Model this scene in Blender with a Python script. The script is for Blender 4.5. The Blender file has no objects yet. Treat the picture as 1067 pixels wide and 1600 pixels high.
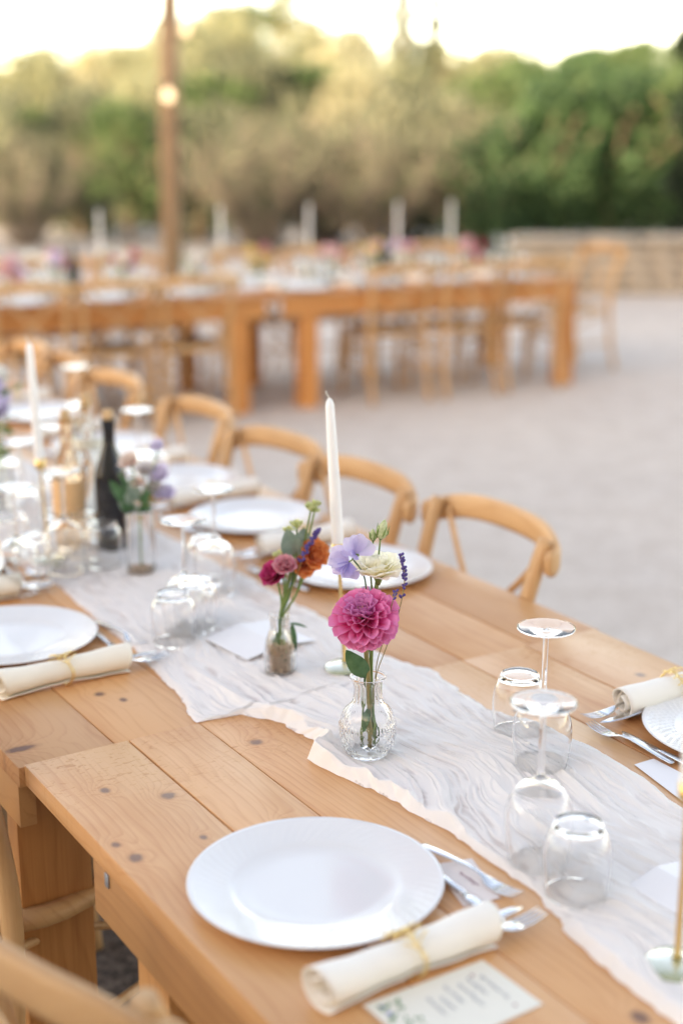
import bpy, math, random
import numpy as np
from mathutils import Vector, Matrix, Euler
random.seed(7)
R = math.radians
S = bpy.context.scene
C = S.collection

# ------------------------------------------------------------------ camera, sky, sun, exposure
PITCH = R(15.2); CAMH = 1.70; FPX = 2222.0
cam_d = bpy.data.cameras.new('camera'); cam = bpy.data.objects.new('camera', cam_d); C.objects.link(cam)
cam.location = (0, 0, CAMH); cam.rotation_euler = (R(90) - PITCH, 0, 0)
cam_d.sensor_fit = 'VERTICAL'; cam_d.sensor_height = 36; cam_d.sensor_width = 24; cam_d.lens = 50
cam_d.clip_start = .05; cam_d.clip_end = 2000
cam_d.dof.use_dof = True; cam_d.dof.focus_distance = 2.17; cam_d.dof.aperture_fstop = 1.4; cam_d.dof.aperture_blades = 9
S.camera = cam
S.render.resolution_x = 682; S.render.resolution_y = 1024

SUN_EL, SUN_AZ = 15.0, 214.0          # azimuth clockwise from +Y: sun low behind the camera, a little to the left
W = bpy.data.worlds.new('World'); S.world = W; W.use_nodes = True
wn = W.node_tree.nodes; wl = W.node_tree.links; wn.clear()
sky = wn.new('ShaderNodeTexSky'); sky.sky_type = 'NISHITA'; sky.sun_disc = False
sky.sun_elevation = R(SUN_EL); sky.sun_rotation = R(SUN_AZ); sky.air_density = .6; sky.dust_density = .6; sky.ozone_density = 0.
bg = wn.new('ShaderNodeBackground'); bg.inputs['Strength'].default_value = .15
wo = wn.new('ShaderNodeOutputWorld')
wl.new(sky.outputs[0], bg.inputs[0]); wl.new(bg.outputs[0], wo.inputs[0])
sd = bpy.data.lights.new('sun', 'SUN'); sd.energy = 2.0; sd.angle = R(.6); sd.color = (1, .97, .93)
sun = bpy.data.objects.new('sun', sd); C.objects.link(sun)
az, el = R(SUN_AZ), R(SUN_EL)
sdir = Vector((math.sin(az) * math.cos(el), math.cos(az) * math.cos(el), math.sin(el)))
sun.rotation_euler = sdir.to_track_quat('Z', 'Y').to_euler(); sun.location = (0, -30, 30)
vs = S.view_settings; vs.view_transform = 'Standard'; vs.look = 'None'; vs.gamma = 1; vs.use_curve_mapping = False
vs.exposure = 2.7
vs.use_white_balance = True; vs.white_balance_temperature = 10900; vs.white_balance_tint = 16
cy = S.cycles
cy.max_bounces = 20; cy.transmission_bounces = 20; cy.transparent_max_bounces = 24; cy.glossy_bounces = 8; cy.diffuse_bounces = 8
cy.caustics_reflective = True; cy.caustics_refractive = True; cy.blur_glossy = .5; cy.sample_clamp_indirect = 8

# ------------------------------------------------------------------ surveying helpers (where a sight line meets a level plane)
def at(px, py, z=.75):
    x = (px - 533.5) / FPX; y = -(py - 800.) / FPX
    dy = math.cos(PITCH) + y * math.sin(PITCH); dz = -math.sin(PITCH) + y * math.cos(PITCH)
    t = (z - CAMH) / dz
    return Vector((x * t, dy * t, z))
def atd(px, py, D):                                # point at forward distance D
    x = (px - 533.5) / FPX; y = -(py - 800.) / FPX
    dy = math.cos(PITCH) + y * math.sin(PITCH); dz = -math.sin(PITCH) + y * math.cos(PITCH)
    t = D / dy
    return Vector((x * t, D, CAMH + dz * t))
def px_of(p):
    d = Vector(p) - Vector((0, 0, CAMH))
    f = d.y * math.cos(PITCH) - d.z * math.sin(PITCH); u = d.y * math.sin(PITCH) + d.z * math.cos(PITCH)
    return 533.5 + FPX * d.x / f, 800 - FPX * u / f
TA = R(32); TO = Vector((-.4894, 2.0116, 0))
UV_ = Vector((-math.sin(TA), math.cos(TA), 0)); VV_ = Vector((math.cos(TA), math.sin(TA), 0))
def T(u, v, z=.75): return TO + UV_ * u + VV_ * v + Vector((0, 0, z))
def inv(p): d = Vector(p) - TO; return d.dot(UV_), d.dot(VV_)

# ------------------------------------------------------------------ material helpers
class NT:
    def __init__(s, name):
        s.m = bpy.data.materials.new(name); s.m.use_nodes = True; s.t = s.m.node_tree; s.t.nodes.clear()
        s.out = s.t.nodes.new('ShaderNodeOutputMaterial')
    def n(s, typ, ins=None, **kw):
        nd = s.t.nodes.new('ShaderNode' + typ)
        for k, v in kw.items(): setattr(nd, k, v)
        for k, v in (ins or {}).items(): s.set(nd.inputs[k], v)
        return nd
    def set(s, sock, v):
        if isinstance(v, bpy.types.NodeSocket): s.t.links.new(v, sock)
        elif isinstance(v, (tuple, list)) and len(v) == 3 and sock.type == 'RGBA': sock.default_value = (*v, 1)
        else: sock.default_value = v
    def math(s, op, a, b=0., c=0., clamp=False):
        nd = s.n('Math', {0: a, 1: b, 2: c}, operation=op, use_clamp=clamp); return nd.outputs[0]
    def mix(s, f, a, b, blend='MIX'):
        nd = s.n('Mix', data_type='RGBA', blend_type=blend, clamp_factor=True)
        s.set(nd.inputs[0], f); s.set(nd.inputs[6], a); s.set(nd.inputs[7], b); return nd.outputs[2]
    def ramp(s, f, stops, interp='LINEAR'):
        nd = s.n('ValToRGB', {0: f}); cr = nd.color_ramp; cr.interpolation = interp
        while len(cr.elements) < len(stops): cr.elements.new(.5)
        for e, (p, c) in zip(cr.elements, stops):
            e.position = p; e.color = (*c, 1) if isinstance(c, (tuple, list)) else (c, c, c, 1)
        return nd.outputs[0]
    def coord(s, scale=(1, 1, 1), rnd=0., which='Object'):
        tc = s.n('TexCoord').outputs[which]
        if rnd:
            oi = s.n('ObjectInfo').outputs['Random']
            off = s.n('CombineXYZ', {0: s.math('MULTIPLY', oi, rnd), 1: s.math('MULTIPLY', oi, rnd * 1.7), 2: s.math('MULTIPLY', oi, rnd * 2.3)}).outputs[0]
            tc = s.n('VectorMath', {0: tc, 1: off}, operation='ADD').outputs[0]
        return s.n('Mapping', {'Vector': tc, 'Scale': scale}).outputs[0]
    def noise(s, vec, scale=5., detail=3., rough=.5, dist=0.):
        return s.n('TexNoise', {'Vector': vec, 'Scale': scale, 'Detail': detail, 'Roughness': rough, 'Distortion': dist}).outputs[0]
    def bump(s, h, strength=.3, dist=.001):
        return s.n('Bump', {'Height': h, 'Strength': strength, 'Distance': dist}).outputs[0]
    def bsdf(s, col, rough=.5, **kw):
        ins = {'Base Color': col, 'Roughness': rough}; ins.update({k.replace('_', ' '): v for k, v in kw.items()})
        return s.n('BsdfPrincipled', ins)
    def done(s, sh):
        s.t.links.new(sh.outputs[0] if hasattr(sh, 'outputs') else sh, s.out.inputs[0]); return s.m

def simple(name, col, rough=.5, var=.12, nscale=20., bump=0., bscale=60., bdist=.001, **kw):
    s = NT(name); v = s.coord(rnd=3.)
    n = s.noise(v, nscale, 4)
    c = s.mix(s.math('MULTIPLY', n, 1.0), tuple(max(0, k * (1 - var)) for k in col), tuple(min(1, k * (1 + var)) for k in col))
    if bump: kw['Normal'] = s.bump(s.noise(v, bscale, 4), bump, bdist)
    return s.done(s.bsdf(c, rough, **kw))

def wood(name, light, dark, along='y', freq=9., rough=.42, knots=None, knot_col=(.12, .05, .03), scatter=True, wear=0., lines=.34, spec=.5, warm=None):
    """sawn pine; grain runs along the named axis; knots = [(u, v, ru, rv)] in the object's own x=v, y=u frame"""
    s = NT(name)
    tc = s.n('TexCoord').outputs['Object']; sep = s.n('SeparateXYZ', {0: tc}).outputs
    oi = s.n('ObjectInfo').outputs['Random']
    L = sep[{'x': 0, 'y': 1, 'z': 2}[along]]
    oth = [sep[i] for i, a in enumerate('xyz') if a != along]
    a0 = oth[0]; b0 = oth[1]
    rnd = s.math('MULTIPLY', oi, 37.)
    low = s.n('CombineXYZ', {0: s.math('MULTIPLY', a0, 5.), 1: s.math('MULTIPLY_ADD', L, 1.1, rnd), 2: s.math('MULTIPLY', b0, 5.)}).outputs[0]
    warp = s.noise(low, 1., 3, .5)
    ph = s.math('MULTIPLY', s.math('ADD', s.math('ADD', a0, s.math('MULTIPLY', b0, .8)), rnd), freq)
    ph = s.math('MULTIPLY_ADD', warp, freq * .22, ph)
    kmask = None
    def addk(ph, kmask, d2, B):
        ph = s.math('MULTIPLY_ADD', s.math('EXPONENT', s.math('MULTIPLY', d2, -.22)), B, ph)
        k = s.math('EXPONENT', s.math('MULTIPLY', d2, -1.1))
        return ph, (k if kmask is None else s.math('MAXIMUM', kmask, k))
    for (ku, kv, ru, rv) in (knots or []):
        dx = s.math('DIVIDE', s.math('SUBTRACT', L, ku), ru); dy = s.math('DIVIDE', s.math('SUBTRACT', a0, kv), rv)
        d2 = s.math('ADD', s.math('MULTIPLY', dx, dx), s.math('MULTIPLY', dy, dy))
        ph, kmask = addk(ph, kmask, d2, freq * .05)
    if scatter:
        kv = s.n('CombineXYZ', {0: s.math('MULTIPLY', a0, 5.), 1: s.math('MULTIPLY_ADD', L, 2.6, rnd), 2: s.math('MULTIPLY', b0, 5.)}).outputs[0]
        vo = s.n('TexVoronoi', {'Vector': kv, 'Scale': 1., 'Randomness': 1.}).outputs['Distance']
        d2 = s.math('MULTIPLY', s.math('MULTIPLY', vo, vo), 140.)
        ph, kmask = addk(ph, kmask, d2, freq * .04)
    ring = s.math('FRACT', ph)
    ring = s.ramp(ring, [(0, 0), (.62, .28), (.86, 1), (1, 0)])
    fine = s.noise(s.n('CombineXYZ', {0: s.math('MULTIPLY', a0, 260.), 1: s.math('MULTIPLY_ADD', L, 5., rnd), 2: s.math('MULTIPLY', b0, 260.)}).outputs[0], 1., 3, .6)
    patch = s.noise(s.n('CombineXYZ', {0: s.math('MULTIPLY', a0, 7.), 1: s.math('MULTIPLY_ADD', L, 2.2, rnd), 2: b0}).outputs[0], 1., 4, .55)
    f = s.math('MULTIPLY', ring, lines); f = s.math('MULTIPLY_ADD', s.math('SUBTRACT', fine, .5), .8, f)
    f = s.math('MULTIPLY_ADD', s.math('SUBTRACT', patch, .45), 2.0, f, clamp=True)
    col = s.mix(f, light, dark)
    tone = s.math('MULTIPLY_ADD', s.n('TexWhiteNoise', {'W': oi}, noise_dimensions='1D').outputs[0], .26, .84)
    tv = s.n('CombineColor', {0: tone, 1: s.math('POWER', tone, 1.15), 2: s.math('POWER', tone, 1.3)}).outputs[0]
    col = s.mix(1., col, tv, 'MULTIPLY')
    hmap = s.math('MULTIPLY_ADD', fine, .5, s.math('MULTIPLY', ring, -.35))
    if kmask is not None:
        km = s.math('MULTIPLY_ADD', s.math('SUBTRACT', s.noise(tc, 110., 3), .5), .6, kmask)
        col = s.mix(s.ramp(kmask, [(.12, 0), (.5, .45)]), col, tuple(d * .62 for d in dark))
        col = s.mix(s.math('MULTIPLY', s.ramp(km, [(.38, 0), (.72, 1)]), .85), col, knot_col)
    rr = s.math('MULTIPLY_ADD', patch, .45, rough - .2)
    if wear:
        w = s.noise(s.n('CombineXYZ', {0: s.math('MULTIPLY', a0, 60.), 1: s.math('MULTIPLY', L, 160.), 2: 0.}).outputs[0], 1., 2, .5, 1.2)
        zone = s.noise(s.n('CombineXYZ', {0: s.math('MULTIPLY', a0, 6.), 1: s.math('MULTIPLY', L, 9.), 2: 3.}).outputs[0], 1., 2)
        near = s.math('EXPONENT', s.math('MULTIPLY', s.math('POWER', s.math('ABSOLUTE', s.math('ADD', L, .07)), 2.), -70.))
        sc = s.math('MULTIPLY', s.ramp(w, [(.60, 0), (.65, 1)]), s.math('MULTIPLY', s.ramp(zone, [(.36, 0), (.5, 1)]), near))
        col = s.mix(s.math('MULTIPLY', sc, .75 * wear), col, (.50, .17, .03))
        hmap = s.math('MULTIPLY_ADD', sc, -1.6, hmap)
    bp = s.bump(hmap, .5, .0006)
    return s.done(s.bsdf(col, rr, Normal=bp, Specular_IOR_Level=spec))

def glass(name, col=(1, 1, 1), rough=0., ior=1.5, bump=None):
    s = NT(name); kw = {}
    if bump: kw['Normal'] = s.bump(s.noise(s.coord(), bump, 2), .15, .001)
    return s.done(s.bsdf(col, rough, IOR=ior, Transmission_Weight=1., **kw))
def thin_glass(name, tint=(.97, .98, .98)):
    s = NT(name)
    fr = s.n('Fresnel', {'IOR': 1.45}).outputs[0]
    tr = s.n('BsdfTransparent', {'Color': tint}); gl = s.n('BsdfGlossy', {'Roughness': .04, 'Color': (1, 1, 1)})
    lw = s.math('MULTIPLY_ADD', fr, 1.5, .03, clamp=True)
    mx = s.n('MixShader', {0: lw, 1: tr.outputs[0], 2: gl.outputs[0]})
    return s.done(mx)
def leafmat(name, c1, c2, trans=.35, rough=.55, nscale=3., oscale=1.):
    s = NT(name)
    n = s.noise(s.coord(rnd=9.), nscale, 3)
    oi = s.n('ObjectInfo').outputs['Random']
    f = s.math('ADD', s.ramp(n, [(.32, 0), (.68, 1)]), s.math('MULTIPLY', s.math('SUBTRACT', oi, .5), .35 * oscale), clamp=True)
    col = s.mix(f, c1, c2)
    b = s.bsdf(col, rough, Specular_IOR_Level=.3); t = s.n('BsdfTranslucent', {'Color': col})
    return s.done(s.n('MixShader', {0: trans, 1: b.outputs[0], 2: t.outputs[0]}))
def metal(name, col, rough=.2):
    s = NT(name); n = s.noise(s.coord(), 40., 3)
    return s.done(s.bsdf(col, s.math('MULTIPLY_ADD', n, .12, rough - .05), Metallic=1.))

# ------------------------------------------------------------------ mesh helpers
class B:
    def __init__(s): s.v = []; s.f = []
    def add(s, vs_, fs, M=None):
        o = len(s.v)
        s.v += [tuple(M @ Vector(p)) for p in vs_] if M is not None else [tuple(p) for p in vs_]
        s.f += [tuple(i + o for i in f) for f in fs]; return s
    def box(s, c, d, M=None, bev=0.):
        x, y, z = (k / 2 for k in d); b = bev
        if not b:
            v = [(c[0] + i * x, c[1] + j * y, c[2] + k * z) for i in (-1, 1) for j in (-1, 1) for k in (-1, 1)]
            return s.add(v, [(0, 1, 3, 2), (4, 6, 7, 5), (0, 4, 5, 1), (2, 3, 7, 6), (0, 2, 6, 4), (1, 5, 7, 3)], M)
        bm = bmesh.new(); bmesh.ops.create_cube(bm, size=1)
        for p in bm.verts: p.co = Vector((p.co.x * d[0], p.co.y * d[1], p.co.z * d[2])) + Vector(c)
        bmesh.ops.bevel(bm, geom=list(bm.edges), offset=b, segments=2, affect='EDGES', profile=.6)
        bm.verts.index_update()
        s.add([p.co for p in bm.verts], [[q.index for q in f.verts] for f in bm.faces], M); bm.free(); return s
    def lathe(s, prof, seg=32, M=None, fn=None, close=False):
        n = len(prof); v = []
        for i in range(seg):
            a = 2 * math.pi * i / seg
            for (r, z) in prof:
                if fn: r = fn(r, z, a)
                v.append((r * math.cos(a), r * math.sin(a), z))
        f = []
        for i in range(seg):
            j = (i + 1) % seg
            for k in range(n - 1 + (1 if close else 0)):
                k2 = (k + 1) % n
                f.append((i * n + k, j * n + k, j * n + k2, i * n + k2))
        return s.add(v, f, M)
    def tube(s, pts, rad, seg=8, M=None, flat=1., cap=True, up=None):
        pts = [Vector(p) for p in pts]; n = len(pts)
        rad = rad if isinstance(rad, (list, tuple)) else [rad] * n
        v = []; prev = None
        for i, p in enumerate(pts):
            t = (pts[min(i + 1, n - 1)] - pts[max(i - 1, 0)]).normalized()
            if up is not None: a = Vector(up)
            elif prev is not None: a = prev
            else: a = Vector((0, 0, 1)) if abs(t.z) < .9 else Vector((1, 0, 0))
            x = (a - t * a.dot(t)).normalized(); prev = x; y = t.cross(x)
            for k in range(seg):
                g = 2 * math.pi * (k + .5) / seg
                v.append(p + x * math.cos(g) * rad[i] * flat + y * math.sin(g) * rad[i])
        f = [(i * seg + k, i * seg + (k + 1) % seg, (i + 1) * seg + (k + 1) % seg, (i + 1) * seg + k) for i in range(n - 1) for k in range(seg)]
        if cap: f += [tuple(range(seg))[::-1], tuple((n - 1) * seg + k for k in range(seg))]
        return s.add(v, f, M)
    def grid(s, nu, nv, fn, M=None):
        v = [fn(i / nu, j / nv) for i in range(nu + 1) for j in range(nv + 1)]
        f = [(i * (nv + 1) + j, (i + 1) * (nv + 1) + j, (i + 1) * (nv + 1) + j + 1, i * (nv + 1) + j + 1) for i in range(nu) for j in range(nv)]
        return s.add(v, f, M)
    def mesh(s, name, mat, smooth=True):
        me = bpy.data.meshes.new(name); me.from_pydata(s.v, [], s.f)
        if mat: me.materials.append(mat)
        if smooth: me.polygons.foreach_set('use_smooth', [True] * len(me.polygons))
        me.update(); return me
    def build(s, name, mat, parent=None, smooth=True, loc=None, rot=None):
        o = bpy.data.objects.new(name, s.mesh(name, mat, smooth)); C.objects.link(o)
        if parent: o.parent = parent
        if loc is not None: o.location = loc
        if rot is not None: o.rotation_euler = rot
        return o
import bmesh
def smooth_angle(o, ang=40):
    o.data.set_sharp_from_angle(angle=R(ang)); return o
def crom(pts, n=6):
    P = [Vector(p) for p in pts]; P = [P[0] * 2 - P[1]] + P + [P[-1] * 2 - P[-2]]; out = []
    for i in range(1, len(P) - 2):
        for k in range(n):
            t = k / n; a, b, c, d = P[i - 1:i + 3]
            out.append(.5 * ((2 * b) + (c - a) * t + (2 * a - 5 * b + 4 * c - d) * t * t + (3 * b - a - 3 * c + d) * t ** 3))
    out.append(P[-2]); return out
def solidify(o, th, off=0.):
    m = o.modifiers.new('solid', 'SOLIDIFY'); m.thickness = th; m.offset = off; return o

def tag(o, label, cat, group=None):
    o['label'] = label; o['category'] = cat
    if group: o['group'] = group
    return o
def thing(name, label, cat, loc=(0, 0, 0), rotz=0., group=None):
    o = bpy.data.objects.new(name, None); C.objects.link(o); o.empty_display_size = .05
    o.location = loc; o.rotation_euler = (0, 0, rotz); return tag(o, label, cat, group)
def struct(o, kind='structure'): o['kind'] = kind; return o
def dup(root, loc, rotz=0., label=None, scale=None, group=None):
    def rec(o, par):
        c = o.copy(); C.objects.link(c); c.parent = par
        for ch in [k for k in o.children]: rec(ch, c)
        return c
    r = rec(root, None); r.location = loc; r.rotation_euler = (0, 0, rotz)
    if label: r['label'] = label
    if scale: r.scale = scale if isinstance(scale, (tuple, list)) else (scale,) * 3
    if group: r['group'] = group
    return r
class Proto:
    """first use moves the thing that was built, later uses copy it"""
    def __init__(s, root): s.root = root; s.used = False
    def put(s, loc, rotz, label, scale=None, group=None):
        if not s.used:
            s.used = True; r = s.root; r.location = loc; r.rotation_euler = (0, 0, rotz); r['label'] = label
            if scale: r.scale = scale if isinstance(scale, (tuple, list)) else (scale,) * 3
            if group: r['group'] = group
            return r
        return dup(s.root, loc, rotz, label, scale, group)

# ------------------------------------------------------------------ materials
KN = [(-.116, .344, .012, .012), (-.213, .144, .013, .013), (-.354, .131, .008, .006), (-.148, .072, .011, .008), (-.357, .028, .014, .011),
      (-.378, .25, .012, .010), (-.979, .354, .014, .011), (-.237, .781, .013, .012), (-.227, 1.066, .012, .010), (-.31, .02, .009, .007), (-.93, .13, .018, .016)]
M_TABLE = wood('pine_table_top', (.68, .345, .155), (.50, .175, .052), 'y', 62., .38, KN, (.17, .075, .05), scatter=False, wear=1., spec=.55)
M_TABLE2 = wood('pine_table_top_far', (.68, .345, .155), (.50, .18, .055), 'y', 55., .38, [(.215, .215, .010, .010), (.17, .24, .010, .007), (.07, .02, .012, .03), (.02, .72, .012, .02)], (.14, .06, .04), scatter=False, spec=.55)
M_LEG = wood('pine_leg', (.54, .24, .085), (.34, .115, .03), 'z', 30., .5)
M_APRON = wood('pine_apron', (.52, .25, .10), (.33, .12, .038), 'y', 34., .5)
M_APRONX = wood('pine_end_apron', (.50, .24, .095), (.32, .115, .036), 'x', 34., .5)
M_CHAIR = wood('elm_chair_wood', (.64, .375, .19), (.47, .225, .09), 'z', 26., .42, scatter=False, lines=.4)
M_RAIL = wood('bent_rail_wood', (.64, .375, .19), (.47, .225, .09), 'x', 26., .42, scatter=False, lines=.4)
M_FARWOOD = wood('far_table_wood', (.64, .26, .08), (.46, .15, .035), 'x', 20., .5, scatter=True)
M_FARLEG = wood('far_table_leg', (.66, .26, .075), (.46, .14, .03), 'z', 20., .5)
M_FARCHAIR = wood('far_chair_wood', (.66, .38, .18), (.46, .22, .08), 'z', 20., .5, scatter=False)
M_POLE = wood('pole_wood', (.34, .22, .13), (.20, .12, .07), 'z', 16., .7)
def rattan():
    s = NT('rattan_seat'); v = s.coord((1, 1, 1))
    w1 = s.n('TexWave', {'Vector': v, 'Scale': 60., 'Distortion': .4}, bands_direction='X').outputs[1]
    w2 = s.n('TexWave', {'Vector': v, 'Scale': 60., 'Distortion': .4}, bands_direction='Y').outputs[1]
    h = s.math('MULTIPLY', w1, w2); c = s.mix(h, (.22, .14, .08), (.48, .34, .2))
    return s.done(s.bsdf(c, .6, Normal=s.bump(h, .6, .002)))
M_RATTAN = rattan()
M_STEEL = metal('polished_steel', (.72, .74, .77), .16)
M_BRASS = metal('brass', (.80, .56, .25), .28)
M_GOLD = metal('gold_ring_metal', (.86, .64, .30), .3)
M_IRON = metal('zinc_bracket_metal', (.42, .45, .5), .45)
def plate_mat(name, pattern):
    s = NT(name); tc = s.n('TexCoord').outputs['Object']; sp = s.n('SeparateXYZ', {0: tc}).outputs
    r = s.math('SQRT', s.math('ADD', s.math('MULTIPLY', sp[0], sp[0]), s.math('MULTIPLY', sp[1], sp[1])))
    a = s.math('ARCTAN2', sp[1], sp[0])
    rim = s.math('MULTIPLY', s.math('GREATER_THAN', r, .112), s.math('LESS_THAN', r, .158))
    k1 = s.math('SINE', s.math('MULTIPLY_ADD', a, 64., s.math('MULTIPLY', r, 420. if pattern else 260.)))
    k2 = s.math('SINE', s.math('MULTIPLY_ADD', a, -64., s.math('MULTIPLY', r, 420. if pattern else 900.)))
    h = s.math('MULTIPLY', s.math('MAXIMUM', k1, k2) if pattern else k1, rim)
    col = s.mix(s.noise(tc, 6., 3), (.72, .725, .735), (.76, .76, .765))
    return s.done(s.bsdf(col, .16, Normal=s.bump(h, .5 if pattern else .16, .0009), Coat_Weight=.3, Coat_Roughness=.05))
M_PLATE = plate_mat('white_porcelain', False); M_PLATE2 = plate_mat('white_woven_porcelain', True)
M_NAPKIN = simple('cream_napkin_linen', (.86, .82, .76), .9, .04, 30, .25, 900, .0006)
M_NAPKIN2 = simple('warm_cream_napkin_linen', (.84, .775, .67), .9, .05, 30, .25, 900, .0006)
M_CARD = simple('white_card_paper', (.80, .80, .82), .7, .02, 30)
M_MENU = simple('cream_menu_paper', (.80, .78, .70), .7, .03, 30)
M_PINKCARD = simple('pale_pink_card_paper', (.80, .72, .70), .7, .03, 30)
M_INK = simple('grey_ink', (.42, .44, .50), .7, .1)
M_INKB = simple('blue_ink', (.10, .18, .55), .7, .2)
M_INKP = simple('mauve_ink', (.35, .16, .22), .7, .2)
M_INKG = simple('green_ink', (.20, .34, .20), .7, .2)
def wax():
    s = NT('candle_wax'); return s.done(s.bsdf((.88, .89, .90), .38, Subsurface_Weight=.08, Subsurface_Radius=(.02, .018, .015), Subsurface_Scale=.4))
M_WAX = wax()
M_WICK = simple('candle_wick', (.7, .68, .62), .9)
M_GLASS = glass('clear_glass', (1, 1, 1), ior=1.36)
M_VASEGLASS = glass('pressed_glass', (1, 1, 1), ior=1.42)
M_WATER = glass('vase_water', (.99, 1, .99), ior=1.33)
M_DISCGLASS = simple('sage_glass_disc', (.50, .56, .38), .2, .05, 30, Transmission_Weight=.45)
M_THIN = thin_glass('thin_clear_glass')
M_DARKBOTTLE = simple('dark_bottle_glass', (.010, .010, .014), .08, .2)
M_ROSE_WINE = glass('rose_wine_glass', (.98, .72, .50), .05, 1.2)
M_CLEARBOTTLE = glass('clear_bottle_glass', (.96, .97, .90), .02, 1.3)
M_LABEL = simple('peach_bottle_label', (.78, .46, .24), .7, .05)
M_LABELW = simple('pale_bottle_label', (.75, .74, .66), .7, .05)
M_CORK = simple('cork', (.62, .40, .22), .85, .2, 60)

def gauze():
    s = NT('cheesecloth_gauze'); tc = s.n('TexCoord').outputs['Object']
    n = s.noise(s.n('Mapping', {'Vector': tc, 'Scale': (1., .35, 1.)}).outputs[0], 55., 4, .6, .6)
    big = s.noise(tc, 7., 3)
    sp = s.n('Attribute', attribute_name='dens').outputs['Fac']
    a = s.math('ADD', s.math('MULTIPLY_ADD', n, .70, .56), s.math('MULTIPLY_ADD', big, .25, -.12))
    a = s.math('ADD', a, sp, clamp=True)
    wv = s.n('TexWave', {'Vector': tc, 'Scale': 420., 'Distortion': 2.}, bands_direction='X').outputs[1]
    d = s.bsdf((.95, .935, .915), .95, Normal=s.bump(s.math('ADD', n, s.math('MULTIPLY', wv, .3)), .18, .0007), Specular_IOR_Level=.1)
    t = s.n('BsdfTranslucent', {'Color': (.92, .90, .87)})
    body = s.n('MixShader', {0: .22, 1: d.outputs[0], 2: t.outputs[0]})
    return s.done(s.n('MixShader', {0: a, 1: s.n('BsdfTransparent').outputs[0], 2: body.outputs[0]}))
M_GAUZE = gauze()

# ------------------------------------------------------------------ the ground, hillside
def ground_mat():
    s = NT('pale_gravel'); v = s.coord()
    vo = s.n('TexVoronoi', {'Vector': v, 'Scale': 75.}); col = vo.outputs['Color']
    g = s.n('SeparateColor', {0: col}).outputs[0]
    big = s.noise(v, .35, 4); mid = s.noise(v, 6., 4)
    c = s.mix(g, (.50, .44, .40), (.70, .64, .59))
    c = s.mix(s.ramp(big, [(.38, 0), (.62, .6)]), c, (.70, .62, .55))
    c = s.mix(s.ramp(mid, [(.35, .45), (.62, 0)]), c, (.46, .39, .34))
    return s.done(s.bsdf(c, .95, Normal=s.bump(vo.outputs['Distance'], .3, .004), Specular_IOR_Level=.2))
g = B(); N = 60
g.add([(-300, -80, 0), (300, -80, 0), (300, 25.5, 0), (-300, 25.5, 0)], [(0, 1, 2, 3)])
struct(g.build('gravel_ground', ground_mat(), smooth=False))
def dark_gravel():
    s = NT('dark_grey_gravel'); v = s.coord(); vo = s.n('TexVoronoi', {'Vector': v, 'Scale': 70.})
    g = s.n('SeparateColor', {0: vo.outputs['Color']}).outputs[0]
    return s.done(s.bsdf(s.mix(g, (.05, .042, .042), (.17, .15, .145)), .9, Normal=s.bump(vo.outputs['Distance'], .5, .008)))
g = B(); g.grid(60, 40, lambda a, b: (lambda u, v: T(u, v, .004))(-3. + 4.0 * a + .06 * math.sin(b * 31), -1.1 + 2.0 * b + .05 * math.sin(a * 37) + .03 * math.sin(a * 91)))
struct(g.build('dark_gravel_patch', dark_gravel(), smooth=False))  # darker grey gravel colour in one area around the near tables
def hz(x, y):
    if y < 25: return -.02 * (25 - y)
    t = min(1, (y - 25) / 70.)
    base = 4.3 * t ** .8
    # ridge profile seen over the tables: higher left of centre
    r = 1 + .42 * math.exp(-((x * 80 / max(y, 30) + 4) / 5.5) ** 2) - .30 * math.exp(-((x * 80 / max(y, 30) - 8) / 5.) ** 2) - .45 * math.exp(-((x * 80 / max(y, 30) + 18) / 7.) ** 2)
    return base * r + .25 * math.sin(x * .35 + y * .2) * t
hb = B(); hb.grid(70, 30, lambda a, b: (lambda x, y: (x, y, hz(x, y)))(-160 + 320 * a, 24.9 + (b ** 1.5) * 200))
M_HILL = simple('dry_hillside_soil', (.20, .18, .09), .95, .4, 1.2)
struct(hb.build('hillside', M_HILL))

# ------------------------------------------------------------------ made-up building behind the camera, added to shade the terrace from the low sun
M_PLASTER = simple('pale_lime_render', (.55, .48, .38), .9, .1, 2.)
M_SHUT = simple('grey_green_shutter_paint', (.22, .28, .26), .6)
M_ROOF = simple('clay_roof_tiles', (.40, .18, .10), .85, .3, 3.)
fh = thing('sun_blocker', 'unseen added building with clay roof behind the photographer, blocking the low sun', 'blocker', (-4, -14, 0))
B().box((0, -4, 5.5), (64, 8, 11.0)).build('wall', M_PLASTER, fh, False)
rf = B(); rf.add([(-32.5, .5, 10.9), (32.5, .5, 10.9), (32.5, -4, 13.1), (-32.5, -4, 13.1), (-32.5, -8.5, 10.9), (32.5, -8.5, 10.9)], [(0, 1, 2, 3), (3, 2, 5, 4), (0, 3, 4), (1, 5, 2), (0, 4, 5, 1)])
rf.build('roof', M_ROOF, fh, False)
wm = B().box((0, .03, 0), (1.2, .08, 1.7)).mesh('window', M_SHUT, False)
for i in range(7):
    for z in (2., 5.3, 8.6):
        w = bpy.data.objects.new('window', wm); C.objects.link(w); w.parent = fh; w.location = (-27 + i * 9, 0, z)

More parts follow.
